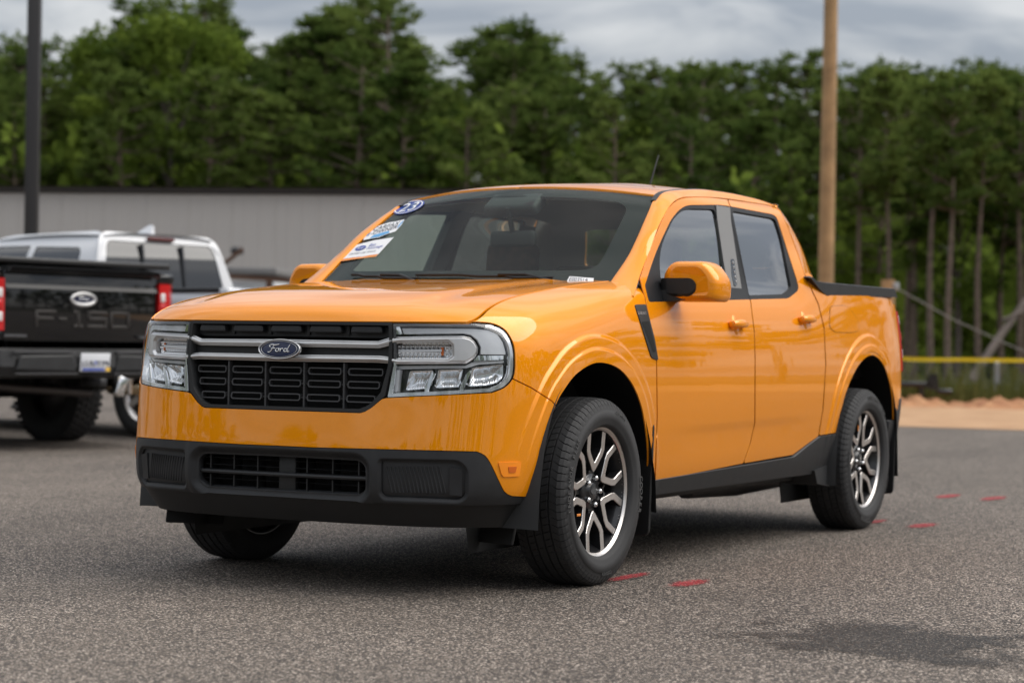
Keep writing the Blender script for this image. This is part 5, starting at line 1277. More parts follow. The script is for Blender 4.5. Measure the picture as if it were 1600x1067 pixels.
for i in range(len(tp)-1): Fs += [(i*3, i*3+3, i*3+4, i*3+1), (i*3+1, i*3+4, i*3+5, i*3+2)]
o = mk('caution_tape', V, Fs, 'tape'); tag(o, 'yellow caution tape strung above the wire fence', 'tape')
m_ = MB(); V = []; Fs = []
trl = empty('trailer_tongue', at(1452, 35.6), math.atan2(c_r[1], c_r[0]), 'black trailer tongue with a jack stand in front of the fence', 'trailer hitch')
s_ = 35.6/FPX
MB().box((-.32, 0, .918-(601-548)*s_), (.75, .12, .10), None, .02).build('drawbar', 'gloss_black', trl)
MB().loft([[(-.10, -.06, .30), (.18, -.06, .22), (.14, -.06, .52), (.02, -.06, .54)], [(-.10, .08, .30), (.18, .08, .22), (.14, .08, .52), (.02, .08, .54)]], True, True, False).build('coupler', 'gloss_black', trl)
MB().box((.27, 0, .23), (.26, .10, .09), None, .03).build('ball_cup', 'gloss_black', trl)
MB().tube([(-.12, 0, .0), (-.12, 0, .40)], .055, 10).build('jack_leg', 'gloss_black', trl)
def foliage(name, c1, c2, tr=.35):
    m = bpy.data.materials.new(name); m.use_nodes = True; MATS[name] = m; nt = m.node_tree; nt.nodes.clear(); L = nt.links; N = nt.nodes
    o = N.new('ShaderNodeOutputMaterial'); mx = N.new('ShaderNodeMixShader'); mx.inputs[0].default_value = tr; d = N.new('ShaderNodeBsdfDiffuse'); t = N.new('ShaderNodeBsdfTranslucent')
    tc = N.new('ShaderNodeTexCoord'); n = N.new('ShaderNodeTexNoise'); n.inputs['Scale'].default_value = .9; n.inputs['Detail'].default_value = 4; L.new(tc.outputs['Object'], n.inputs['Vector'])
    oi = N.new('ShaderNodeObjectInfo'); ad = N.new('ShaderNodeMath'); ad.operation = 'MULTIPLY_ADD'; ad.inputs[1].default_value = .55; L.new(oi.outputs['Random'], ad.inputs[0])
    a2 = N.new('ShaderNodeMath'); a2.operation = 'MULTIPLY_ADD'; a2.inputs[1].default_value = 1.3; a2.inputs[2].default_value = -.43; L.new(n.outputs['Fac'], a2.inputs[0]); L.new(a2.outputs[0], ad.inputs[2])
    r = N.new('ShaderNodeValToRGB'); r.color_ramp.elements[0].position = .1; r.color_ramp.elements[1].position = .9; r.color_ramp.elements[0].color = (*c1, 1); r.color_ramp.elements[1].color = (*c2, 1)
    L.new(ad.outputs[0], r.inputs[0]); L.new(r.outputs[0], d.inputs[0]); L.new(r.outputs[0], t.inputs[0]); L.new(d.outputs[0], mx.inputs[1]); L.new(t.outputs[0], mx.inputs[2]); L.new(mx.outputs[0], o.inputs[0])
foliage('pine_leaf', (.052, .088, .021), (.165, .215, .054)); foliage('broad_leaf', (.058, .100, .016), (.19, .25, .044)); foliage('grass_leaf', (.06, .08, .02), (.20, .19, .07)); 
pm('bark', (.15, .11, .085), .9, noise=(6, .35)); pm('bark_grey', (.13, .105, .09), .9, noise=(6, .3))
def quads(C, A, B):
    """vectorised quads centre C with half axes A,B -> V,F"""
    V = np.stack([C-A-B, C+A-B, C+A+B, C-A+B], 1).reshape(-1, 3); n = len(C); return V, np.arange(4*n).reshape(n, 4).tolist()
def rdir(n): d = rng.normal(size=(n, 3)); return d/np.linalg.norm(d, axis=1, keepdims=True)
def leafmesh(name, V, Fs, mat):
    me = bpy.data.meshes.new(name); me.from_pydata(V.tolist(), [], Fs); me.materials.append(MATS[mat]); me.update(); return me
# grass along the fence
n = 9000; U = rng.uniform(1150, 2050, n); D = rng.uniform(35.6, 40.5, n); hgt = rng.uniform(.10, .42, n)*np.where(rng.random(n) < .1, 1.8, 1)
C = np.array([at(u, d, 0) for u, d in zip(U, D)]); w = rng.uniform(.012, .03, n); an = rng.uniform(0, math.pi, n); A = np.stack([np.cos(an)*w, np.sin(an)*w, 0*w], -1); B = np.stack([rng.normal(0, .1, n)*hgt, rng.normal(0, .1, n)*hgt, hgt/2], -1)
C[:, 2] = hgt/2-.02; V, Fs = quads(C, A, B); o = bpy.data.objects.new('grass', leafmesh('grass', V, Fs, 'grass_leaf')); link(o); tag(o, 'tall rough grass growing along the wire fence', 'grass', None, 'stuff')
# ---------------------------------------------------------------- trees: a few meshes, many copies
def trunk_mesh(H, r0, lean, mat, limbs=()):
    m_ = MB(); pts = [(lean*t*t*H*.3+.06*math.sin(t*9+lean*20), .05*math.sin(t*7), t*H) for t in np.linspace(0, .96, 9)]
    m_.tube([(p[0], p[1], p[2]-.15 if i == 0 else p[2]) for i, p in enumerate(pts)], [r0*(1-.82*t) for t in np.linspace(0, 1, 9)], 8)
    for a, b, c, r in limbs: m_.tube([a, b, c], [r, r*.7, r*.3], 5)
    me = bpy.data.meshes.new('trunk'); me.from_pydata(m_.V, [], m_.F); me.polygons.foreach_set('use_smooth', m_.sm); me.materials.append(MATS[mat]); me.update(); return me
def pine_variant(H, cb, spread, dens, seed):
    g = np.random.default_rng(seed); Cs = []; As = []; Bs = []; limbs = []
    z = cb*H
    lean = g.uniform(-.06, .06)
    while z < H*.97:
        t = (z-cb*H)/(H-cb*H); L_ = spread*(1-t)**.75*(.55+.6*min(1, t*4+.25))*g.uniform(.55, 1.15)+.25
        for k in range(g.integers(2, 5)):
            az = g.uniform(0, 2*math.pi); rise = g.uniform(-.05, .45)+.5*t
            if g.random() > dens: continue
            x0 = lean*(z/H)**2*H*.3; d = np.array([math.cos(az), math.sin(az), rise]); e = np.array([x0, 0, z])+d*L_
            limbs.append(((x0, 0, z), tuple(np.array([x0, 0, z])+d*L_*.5-np.array([0, 0, .05])), tuple(e), .03+.03*(1-t)))
            for q in np.linspace(.40, 1.0, max(2, int(L_/.42))):
                for _ in range(2):
                    c = np.array([x0, 0, z])+d*L_*q+g.normal(0, .16, 3); m = 15
                    u = g.normal(size=(m, 3)); u[:, 2] = abs(u[:, 2])*.8; u /= np.linalg.norm(u, axis=1, keepdims=True); ln = g.uniform(.13, .26, m)[:, None]
                    Cs.append(c+u*ln*.8); As.append(u*ln); s_ = np.cross(u, g.normal(size=(m, 3))); s_ /= np.linalg.norm(s_, axis=1, keepdims=True); Bs.append(s_*g.uniform(.022, .05, m)[:, None])
        z += g.uniform(.22, .5)*max(.55, H/14)
    V, Fs = quads(np.vstack(Cs), np.vstack(As), np.vstack(Bs)); return trunk_mesh(H, .012*H+.03, lean, 'bark', limbs), leafmesh('crown', V, Fs, 'pine_leaf'), H
def broad_variant(H, cb, spread, seed, mat='broad_leaf'):
    g = np.random.default_rng(seed); Cs = []; limbs = []; nb = int(30+spread*9)
    for k in range(nb):
        t = g.uniform(0, 1)**.8; z = cb*H+t*(H-cb*H)*.95; rad = spread*math.sqrt(max(.04, 1-((t-.38)/.66)**2))*g.uniform(.45, 1.0); az = g.uniform(0, 2*math.pi)
        c = np.array([math.cos(az)*rad, math.sin(az)*rad, z]); r = g.uniform(.45, .95)*(.6+.2*spread/2)
        m = int(230*r*r+60); u = g.normal(size=(m, 3)); u /= np.linalg.norm(u, axis=1, keepdims=True); Cs.append(c+u*r*g.uniform(.5, 1.05, m)[:, None]*np.array([1.1, 1.1, .8]))
        if k % 3 == 0: limbs.append(((0, 0, z*.7), tuple(c*np.array([.5, .5, .9])), tuple(c), .05))
    C = np.vstack(Cs); n = len(C); u = g.normal(size=(n, 3)); u /= np.linalg.norm(u, axis=1, keepdims=True); s_ = np.cross(u, g.normal(size=(n, 3))); s_ /= np.linalg.norm(s_, axis=1, keepdims=True)
    sz = g.uniform(.04, .085, n)[:, None]; V, Fs = quads(C, u*sz*1.3, s_*sz*.75); return trunk_mesh(H*.92, .011*H+.03, g.uniform(-.1, .1), 'bark_grey', limbs), leafmesh('crown', V, Fs, mat), H
PINES = [pine_variant(14, .50, 2.3, .85, 1), pine_variant(14, .58, 2.0, .75, 2), pine_variant(14, .42, 2.6, .9, 3), pine_variant(12, .62, 1.7, .8, 4), pine_variant(15, .46, 3.1, .7, 5)]
BROADS = [broad_variant(11, .16, 2.6, 11), broad_variant(11, .25, 2.1, 12), broad_variant(9, .10, 2.8, 13), broad_variant(12, .32, 2.3, 14)]
def tree(kind, var, p, H, label, group, rz=None, wid=1.0):
    tm, cm, H0 = var; k = H/H0
    o = bpy.data.objects.new(kind, None); COL.objects.link(o); o.location = (p[0], p[1], -.02); o.rotation_euler = (0, 0, rng.uniform(0, 6.28) if rz is None else rz); o.scale = (k*wid, k*wid, k); o.empty_display_size = .2
    tag(o, label, 'tree', group)
    for nm, me in (('trunk', tm), ('crown', cm)): c = bpy.data.objects.new(nm, me); link(c, o)
    return o
SKY = [(-400, 60), (0, 55), (100, 62), (170, 52), (215, 12), (300, -4), (350, 40), (400, 72), (440, 92), (462, 55), (500, 18), (560, -5), (620, 10), (690, 110), (705, 125), (725, 90), (760, 52), (800, 40), (850, 68), (880, 95), (960, 108), (1000, 115), (1045, 100), (1130, 90), (1165, 62), (1200, 85), (1240, 76), (1300, 86), (1400, 96), (1440, 100), (1510, 84), (1550, 106), (1600, 106), (2000, 90), (2600, 95)]
SU, SV = zip(*SKY)
def topz(U, V, D): return .918+(538+(U-800)*.0149-V)/FPX*D
# named trees that stand out
def special(U, V, D, kind, var, label, wid=1.0, rz=None): return tree(kind, var, at(U, D), topz(U, V, D), label, None, rz, wid)
special(592, -8, 66, 'pine_tree', PINES[4], 'tallest pine, straight bare trunk and wide ragged crown, above the metal building', 1.15, .6)
special(352, 42, 64, 'pine_tree', PINES[1], 'slim pine with a reddish bare trunk above the building beside the tallest broadleaf clump', 1.0)
special(448, 62, 68, 'pine_tree', PINES[0], 'pale trunked pine left of the tallest pine above the building', 1.0)
special(795, 40, 66, 'pine_tree', PINES[2], 'dome topped pine standing clear of its neighbours beyond the building end', 1.1, 2.2)
special(262, -2, 62, 'broadleaf_tree', BROADS[0], 'tall round broadleaf tree with sky gaps in its crown above the building', 1.05)
special(214, 8, 65, 'pine_tree', PINES[0], 'tall dense pine rising beside the round broadleaf tree above the building', 1.1)
special(310, -4, 69, 'pine_tree', PINES[2], 'tall open crowned pine with sky gaps right behind the round broadleaf tree', 1.1)
special(500, 16, 70, 'pine_tree', PINES[3], 'narrow pine standing close against the tallest pine', 1.1)
special(168, 48, 66, 'broadleaf_tree', BROADS[3], 'bright green broadleaf tree between the light pole and the tall dense pine', 1.1)
def woods_label(pine, Hh, where):
    sz = 'tall' if Hh > 10.5 else 'medium' if Hh > 8 else 'short'
    lb = sz+(' dark green pine ' if pine else ' bushy broadleaf tree ')+where
    return lb, lb.replace('pine', 'pines').replace('tree', 'trees')
def where_of(U, row):
    r = ('in the near edge of woods ', 'in the middle of the woods ', 'at the back of the woods ')[row]
    return r+('behind the metal building' if U < 760 else 'near the utility pole' if U < 1280 else 'beyond the wire fence')
cnt = 0
for row, (D0, D1, step, drop) in enumerate(((58, 66, 60, 70), (68, 76, 52, 22), (78, 88, 50, 0))):
    U = -260
    while U < 1900:
        V = np.interp(U, SU, SV); D = rng.uniform(D0, D1); 
        if U > 900: D -= 12
        Hh = topz(U, V+rng.uniform(-6, 22)+drop*(1.0 if U < 900 else .7), D)
        pine = rng.random() < (.80 if U < 900 else .85)
        if U > 1000 and row == 0: Hh *= rng.uniform(.72, 1.0)
        tree('pine_tree' if pine else 'broadleaf_tree', PINES[rng.integers(0, 5)] if pine else BROADS[rng.integers(0, 4)], at(U, D), Hh*(1 if pine else .86), *woods_label(pine, Hh, where_of(U, row)), None, rng.uniform(.9, 1.2))
        U += step*rng.uniform(.65, 1.3); cnt += 1
# edge trees on the right whose trunks show
for k, (U, D, Vt, lb) in enumerate(((1340, 46, 215, 'twin'), (1386, 45, 190, ''), (1452, 43, 230, ''), (1482, 42, 200, ''), (1527, 43, 225, ''), (1592, 45, 180, ''), (1418, 48, 240, ''), (1640, 43, 200, ''))):
    tree('pine_tree', PINES[(1, 3, 3, 1, 3, 1, 3, 1)[k]], at(U, D), topz(U, 105, D)*.98, 'tall pine with a bare grey brown trunk just behind the wire fence', 'edge pines behind the fence', None, .85)
# leaning dead trunks
def log_(p0, p1, r, label):
    m_ = MB(); a, b = np.array(p0), np.array(p1); m_.tube([a, a*.6+b*.4+np.array([0, 0, .08]), b], [r, r*.85, r*.5], 8); o = m_.build('fallen_trunk', 'bark_grey'); tag(o, label, 'tree trunk')
log_(at(1496, 41, -.1), at(1650, 43.5, 2.9), .095, 'thick fallen trunk leaning up to the right behind the fence')
log_(at(1565, 42.2, 1.55), at(1680, 43, 2.0), .04, 'thin dead branch lying across the thick fallen trunk')
# woods that close the view all round (seen in the paint and glass)
az_cam = math.atan2(c_f[0], c_f[1])
for k in range(96):
    a = az_cam+R(20)+k/96*R(318)+rng.uniform(-.02, .02); D = rng.uniform(46, 60) if a < az_cam+R(100) else rng.uniform(55, 75)
    hh_ = rng.uniform(8.5, 11.5); p = np.array([CP[0]+math.sin(a)*D, CP[1]+math.cos(a)*D, 0]); pine = rng.random() < .5
    tree('pine_tree' if pine else 'broadleaf_tree', PINES[rng.integers(0, 5)] if pine else BROADS[rng.integers(0, 4)], p, hh_, *woods_label(pine, hh_, 'on the open side of the lot'), None, 1.25)
# undergrowth that fills the wood between the trunks
def undergrowth():
    n = 46000; U = rng.uniform(-300, 2300, n); D = rng.uniform(60, 92, n)-np.where(U > 900, 10, 0); zt = np.where(U > 900, 6.5, 8.5); z = rng.uniform(0, 1, n)**1.2*zt*(.75+.25*np.sin(U*.05)*np.sin(U*.017+2))
    d = c_f[None]+c_r[None]*((U-800)/FPX)[:, None]; C = CP[None]+d*D[:, None]; C[:, 2] = z
    cl = np.sin(C[:, 0]*1.9)+np.sin(C[:, 1]*2.3+1)+np.sin(C[:, 2]*2.1+C[:, 0]); k = cl > -.6; C = C[k]; n = len(C)
    u = rdir(n); s_ = np.cross(u, rdir(n)); s_ /= np.linalg.norm(s_, axis=1, keepdims=True); sz = rng.uniform(.12, .26, n)[:, None]; V, Fs = quads(C, u*sz, s_*sz*.7)
    o = bpy.data.objects.new('undergrowth', leafmesh('undergrowth', V, Fs, 'broad_leaf')); link(o); tag(o, 'dense dark undergrowth between the trunks of the woods', 'undergrowth', None, 'stuff')
undergrowth()

# ================================================================ the two full-size pickups parked behind (local: forward +y, right +x, origin under the rear bumper)
paintmat('black_paint', (.006, .006, .007), 0.0, False); paintmat('white_paint', (.72, .73, .75), 0.0, False)
pm('dark_red', (.10, .008, .008), .2)
pm('plate_white', (.72, .74, .78), .5); pm('bumper_black', (.016, .016, .017), .4); pm('exhaust', (.45, .36, .24), .25, metal=1); pm('dark_glass', (.010, .011, .013), .04, coat=1); pm('yellow_print', (.75, .45, .03), .5)
def side_grid(y0, y1, z0, z1, fx, ny=170, nz=70):
    ys = np.linspace(y0, y1, ny); zs = np.linspace(z0, z1, nz); Y, Z = np.meshgrid(ys, zs, indexing='ij'); return np.stack([fx(Y, Z), Y, Z], -1)
def mirror_put(name, G, d, mat, parent, out, fl=.02, off=0.0):
    v = panel(G, d, np.zeros(G.shape)+np.array(out), fl, None, None, off); a = put(name, v, mat, parent); b = put(name, mirror(v), mat, parent); return a, b
def big_wheel(parent, loc, Rt, Rr, w, flip, knobs, name='wheel'):
    we_ = bpy.data.objects.new(name, None); COL.objects.link(we_); we_.parent = parent; we_.location = loc; we_.rotation_euler = (0, 0, math.pi if flip else 0); we_.empty_display_size = .1
    t = MB(); h = w/2
    prof = [(-h*.8, Rr), (-h, Rr+.05), (-h*1.02, (Rr+Rt)/2), (-h*.95, Rt-.03), (-h*.85, Rt-.008), (-h*.4, Rt), (0, Rt), (h*.4, Rt), (h*.85, Rt-.008), (h*.95, Rt-.03), (h*1.02, (Rr+Rt)/2), (h, Rr+.05), (h*.8, Rr)]
    lathe(t, prof, 80); ty = t.build('tyre', 'rubber', we_)
    if knobs:
        m_ = MB()
        for k in range(44):
            a = 2*math.pi*k/44
            for x, da, ww in ((-h*.82, 0, .055), (-h*.45, .5, .06), (-h*.08, .15, .05), (h*.3, .6, .06), (h*.72, .1, .06)):
                aa = a+da*2*math.pi/44; rot = Matrix.Rotation(-aa, 3, 'X')@Matrix.Rotation(R(18 if da else -14), 3, 'Z')
                m_.box((x, (Rt+.001)*math.sin(aa), (Rt+.001)*math.cos(aa)), (ww, .036, .022), rot)
        m_.build('tread_blocks', 'rubber', ty, 'stuff')
    r = MB(); lathe(r, [(-h*.8, Rr+.004), (-h*.75, Rr-.03), (h*.45, Rr-.035), (h*.70, Rr-.01), (h*.80, Rr+.006)], 60); r.build('rim', 'machined' if not knobs else 'wheel_dark', we_)
    for k in range(6):
        a = R(60*k); m_ = MB(); m_.loft([[(h*.62+dx, x*math.cos(a)+y*math.sin(a), -x*math.sin(a)+y*math.cos(a)) for x, y in ((-.035, .05), (.035, .05), (.028, Rr-.01), (-.028, Rr-.01))] for dx in (-.05, 0)], True, True, False); m_.build('spoke', 'machined', we_)
    m_ = MB(); lathe(m_, [(h*.35, .02), (h*.35, .085), (h*.66, .08), (h*.70, .05), (h*.70, .002)], 24); m_.build('hub', 'wheel_dark', we_)
    m_ = MB(); lathe(m_, [(-h*.3, .03), (-h*.3, Rr-.04), (-h*.2, Rr-.04), (-h*.2, .03)], 30); m_.build('brake_disc', 'brake', we_)
    return we_
def full_size(name, loc, rz, paint, lift, Rt, knobs, label):
    P = empty(name, loc, rz, label, 'pickup truck'); z = lift; Rr = .26
    belt = 1.36+z
    # side of body: bed, doors, fender
    def fx(Y, Z): 
        t = (Z-(.55+z))/(belt-.55-z); return .985+.012*np.sin(np.clip(t, 0, 1)*math.pi)-.035*np.clip((Z-(belt-.10))/.1, 0, 1)**2-.05*np.clip((Y-5.2)/.55, 0, 1)**2-.02*np.clip((.12-Y)/.12, 0, 1)**2
    G = side_grid(.03, 5.70, .50+z, belt, fx); yz_ = G[..., 1:3]
    def arch(yc): return [(yc+.50*math.cos(a), Rt+.02+.47*math.sin(a)) for a in np.linspace(0, math.pi, 24)]+[(yc-.50, -.2), (yc+.50, -.2)]
    dR = -sdf(arch(1.17), yz_); dF = -sdf(arch(4.86), yz_)
    hoodcut = np.where(yz_[..., 0] > 4.55, (1.22+z-.02*(yz_[..., 0]-4.5))-yz_[..., 1], 1.)
    d = np.minimum.reduce([dR, dF, hoodcut])
    bulge = .028*(1-ss(np.minimum(dR, dF), .03, .11)); Gb = G.copy(); Gb[..., 0] += bulge
    mirror_put('bed_side', Gb, np.minimum(d, 1.935-yz_[..., 0]), paint, P, (1, 0, 0)); 
    mirror_put('door_side', Gb, np.minimum.reduce([d, yz_[..., 0]-1.945, 4.30-yz_[..., 0]]), paint, P, (1, 0, 0)); mirror_put('front_fender', Gb, np.minimum(d, yz_[..., 0]-4.31), paint, P, (1, 0, 0))
    # cab side above the belt with its windows
    def gx(Y, Z): t = np.clip((Z-belt)/.60, 0, 1); return .945-.20*t-.10*t**4
    H = side_grid(1.93, 4.75, belt-.02, 1.965+z, gx, 170, 60); hz = H[..., 1:3]
    shell = round_poly([(1.93, belt-.05), (4.70, belt-.05), (4.62, belt+.02), (3.72, 1.94+z), (2.2, 1.965+z), (2.03, 1.90+z)], [0, 0, .05, .30, .2, .12], 6)
    w1 = round_poly([(2.20, belt+.02), (3.02, belt+.02), (3.02, 1.82+z), (2.30, 1.80+z)], [.03, .02, .03, .08], 5); w2 = round_poly([(3.10, belt+.02), (4.22, belt+.02), (3.66, 1.83+z), (3.10, 1.83+z)], [.02, .05, .10, .03], 5)
    dw = np.maximum(sdf(w1, hz), sdf(w2, hz)); mirror_put('cab_side', H, np.minimum(sdf(shell, hz), -dw), paint, P, (1, 0, .2))
    for w in (w1, w2): mirror_put('side_window', H, sdf(w, hz)+.02, 'dark_glass', P, (1, 0, .2), 0, -.012)
    # roof
    ys = np.linspace(2.06, 3.78, 14); rows = [[(x*(.72 if 0 < i < 13 else .70), y-(.02 if i == 0 else 0), 1.935+z+.035*(1-(x)**4)-.05*((y-2.75)/1.0)**2*(1 if y > 2.75 else .7)) for x in np.linspace(-1, 1, 15)] for i, y in enumerate(ys)]
    m_ = MB(); m_.loft(rows, False, False); m_.build('roof', paint, P)
    fin = MB(); fin.loft([[(x*w, y, zz) for x, y, zz in ((-1, 2.16, 1.94+z), (1, 2.16, 1.94+z), (1, 2.42, 1.95+z), (-1, 2.42, 1.95+z))] for w in (.03,)]+[[(x*.008, y, zz) for x, y, zz in ((-1, 2.15, 2.05+z), (1, 2.15, 2.05+z), (1, 2.21, 2.05+z), (-1, 2.21, 2.05+z))]], True, True, False); fin.build('antenna_fin', paint, P)
    # cab back with a framed sliding window
    def byz(X, Z): t = np.clip((Z-belt)/.60, 0, 1); return 1.94+.10*t+.05*t**5
    xs = np.linspace(-.95, .95, 90); zs = np.linspace(1.0+z, 1.96+z, 60); X, Z = np.meshgrid(xs, zs, indexing='ij'); GBk = np.stack([X*(1-.10*np.clip((Z-belt)/.6, 0, 1)), byz(X, Z), Z], -1); xz = GBk[..., [0, 2]]
    outl = round_poly([(-.94, 1.0+z), (.94, 1.0+z), (.94, belt), (.765, 1.90+z), (.68, 1.955+z), (-.68, 1.955+z), (-.765, 1.90+z), (-.94, belt)], [0, 0, .05, .08, .1, .1, .08, .05], 4)
    win = round_poly([(-.79, belt+.03), (.79, belt+.03), (.69, 1.87+z), (-.69, 1.87+z)], .07, 5)
    put('cab_back', panel(GBk, np.minimum(sdf(outl, xz), -sdf(win, xz)), np.zeros(GBk.shape)+np.array([0, -1, 0]), .02), paint, P)
    rw = put('rear_window', panel(GBk, sdf(win, xz)+.01, np.zeros(GBk.shape)+np.array([0, -1, 0]), 0, None, None, -.01), 'dark_glass', P)
    for x in (-.26, .26): MB().box((x, 1.985, belt+.26), (.03, .02, .46), Matrix.Rotation(R(-9), 3, 'X')).build('slider_bar', 'gloss_black', rw)
    MB().box((0, 2.035, 1.905+z), (.34, .03, .035), None, .008).build('third_brake_lamp', 'dark_red', P)
    # windshield, hood, nose
    m_ = MB(); m_.loft([[(x*.70, 3.76-.0*abs(x), 1.90+z) for x in np.linspace(-1, 1, 7)], [(x*.86, 4.66-.12*x*x, belt-.02) for x in np.linspace(-1, 1, 7)]], False, False); m_.build('windshield', 'dark_glass', P)
    m_ = MB(); m_.loft([[(x*.90, y+.0, zz-.03*x*x) for x in np.linspace(-1, 1, 9)] for y, zz in ((4.5, belt), (5.2, belt-.03), (5.6, belt-.08), (5.72, belt-.16))], False, False); m_.build('hood', paint, P)
    MB().box((0, 5.70, .95+z), (1.86, .10, .46), None, .05).build('grille', 'bumper_black', P); MB().box((0, 5.78, .62+z), (1.94, .22, .26), None, .06).build('front_bumper', 'bumper_black', P)
    # bed
    MB().box((0, 1.0, .86+z), (1.8, 1.85, .05)).build('bed_floor', 'bumper_black', P)
    for s in (-1, 1):
        MB().box((s*.91, 1.0, 1.1+z), (.06, 1.82, .5)).build('bed_inner_wall', 'bumper_black', P)
        MB().box((s*.935, .98, belt+.012), (.10, 1.85, .035), None, .01).build('bed_rail', 'bumper_black', P)
        for yc in (1.17, 4.86): big_wheel(P, (s*.86, yc, Rt), Rt, Rr, .29 if knobs else .27, s < 0, knobs)
        m_ = MB(); m_.loft([[(s*x, 1.17+.52*math.cos(a), Rt+.02+.49*math.sin(a)) for a in np.linspace(0, math.pi, 16)] for x in (.99, .60)], False, False); m_.build('wheel_liner', 'void_black', P)
        m_ = MB(); m_.loft([[(s*x, 4.86+.52*math.cos(a), Rt+.02+.49*math.sin(a)) for a in np.linspace(0, math.pi, 16)] for x in (.99, .60)], False, False); m_.build('wheel_liner', 'void_black', P)
    MB().box((0, 2.9, .62+z*.9), (1.2, 5.2, .18)).build('chassis', 'void_black', P)
    for yc in (1.17, 4.86): m_ = MB(); m_.tube([(-.8, yc, Rt), (.8, yc, Rt)], .06, 8); m_.tube([(-.1, yc, Rt), (.1, yc, Rt)], .15, 12); m_.build('axle', 'void_black', P)
    # tailgate
    tgx, tgb, tgt = .80, .80+z, 1.38+z
    tg_ = MB(); tg_.box((0, .045, (tgb+tgt)/2), (1.60, .07, tgt-tgb), None, .012); tgo = tg_.build('tailgate', paint, P)
    tl_ = []
    for s in (-1, 1):
        lo = MB(); lo.loft([[(s*x, y, zz) for x, y in ((.808, -.012), (.93, -.004), (1.004, .05), (1.016, .20), (.90, .14), (.808, .05))] for zz in (.885+z, .90+z, 1.28+z, 1.30+z)], True, True, False); lamp = lo.build('tail_lamp', 'red_lens', P)
        for q in (-.095, 0, .095): MB().box((s*.85, -.006, 1.09+z+q), (.05, .022, .075), None, .006).build('lamp_cell', 'white_lens' if q else 'red_lens', lamp)
        MB().box((s*.90, .06, .845+z), (.18, .12, .075), None, .01).build('corner_trim', paint, P); MB().box((s*.90, .07, 1.345+z), (.19, .12, .085), None, .02).build('corner_cap', paint, P)
    return P, tgo, z, belt
A_T = R(51)
fw = -math.sin(A_T)*c_r+math.cos(A_T)*c_f; rzT = math.atan2(-fw[0], fw[1])
PB, tgB, zB_, beltB = full_size('black_pickup_truck', at(130, 17.3), rzT, 'black_paint', .085, .45, True, 'black full size pickup truck on knobbly tyres, tailgate towards the orange truck')
# the black truck has the longer bed: stretch the bed, push the cab forward
ymap = lambda y: y*1.18 if y < 1.94 else y+.35
for o in list(PB.children):
    if o.type == 'EMPTY': o.location.y = ymap(o.location.y); continue
    if o.name.startswith(('tail', 'corner')): continue
    for q in o.data.vertices: q.co.y = ymap(q.co.y)
    for ch in o.children:
        for q in ch.data.vertices: q.co.y = ymap(q.co.y)
# tailgate dress of the black truck
tz = zB_
MB().loft([[(x, .0-.02, zz) for x, zz in ((-.80, 1.345+tz), (.80, 1.345+tz), (.79, 1.375+tz), (-.79, 1.375+tz))], [(x, -.055, zz) for x, zz in ((-.78, 1.372+tz), (.78, 1.372+tz), (.78, 1.392+tz), (-.78, 1.392+tz))], [(x, .14, zz) for x, zz in ((-.80, 1.40+tz), (.80, 1.40+tz), (.79, 1.425+tz), (-.79, 1.425+tz))]], True, True, False).build('tailgate_spoiler', 'bumper_black', tgB)
pts = [(-.79, 1.225), (.79, 1.225), (.79, 1.268), (.60, 1.268), (.52, 1.292), (-.52, 1.292), (-.60, 1.268), (-.79, 1.268)]
MB().loft([[(x, .012, zz+tz) for x, zz in pts], [(x*.998, -.008+.022*(zz > 1.26), zz+tz) for x, zz in pts]], True, True, False).build('tailgate_ledge', 'bumper_black', tgB)
MB().box((0, .04, 1.45+tz), (1.86, .10, .05), None, .015).build('bed_cover_edge', 'bumper_black', PB)
MB().box((0, 1.12, 1.462+tz), (1.86, 2.15, .03), None, .01).build('bed_cover', 'bumper_black', PB)
Mo = Matrix(((1, 0, 0, 0), (0, 0, -1, .006), (0, 1, 0, 1.165+tz), (0, 0, 0, 1)))
Mo = frame((0, .010, 1.155+tz), (0, -1, .0)); make_oval(tgB, Mo, .115, .048, 'emblem')
mb = MB(); ringmesh(mb, frame((0, .004, 1.150+tz), (0, -1, 0)), .138, .062, .03, 0, .010); mb.build('emblem_bezel', 'satin_silver', tgB)
def block_text(parent, body, x0, zc, h, w, gap, y, mat):
    """stamped outline letters on the tailgate: each letter a raised strip outline"""
    G_ = {'F': [[(0, 0), (0, 1), (1, 1)], [(0, .52), (.85, .52)]], '-': [[(0, .5), (.7, .5)]], '1': [[(.1, 1), (.5, 1), (.5, 0)], [(.15, 0), (.85, 0)]], '5': [[(1, 1), (0, 1), (0, .55), (1, .55), (1, 0), (0, 0)]], '0': [[(0, 0), (0, 1), (1, 1), (1, 0), (0, 0)]]}
    x = x0
    for ch in body:
        m_ = MB(); ww = w*(.45 if ch in '-' else .55 if ch == '1' else 1)
        for st in G_[ch]:
            for a, b in zip(st[:-1], st[1:]):
                p, q = np.array([x+a[0]*ww, zc+(a[1]-.5)*h]), np.array([x+b[0]*ww, zc+(b[1]-.5)*h]); c = (p+q)/2; d = q-p; horiz = abs(d[0]) > abs(d[1])
                m_.box((c[0], y, c[1]), (abs(d[0])+.028 if horiz else .030, .012, .026 if horiz else abs(d[1])+.026), None, .004)
        m_.build('tailgate_letter', mat, parent); x += ww+gap
pm('letter_dark', (.05, .046, .044), .4, metal=.5)
block_text(tgB, 'F-150', -.475, .985+tz, .115, .185, .055, .008, 'letter_dark')
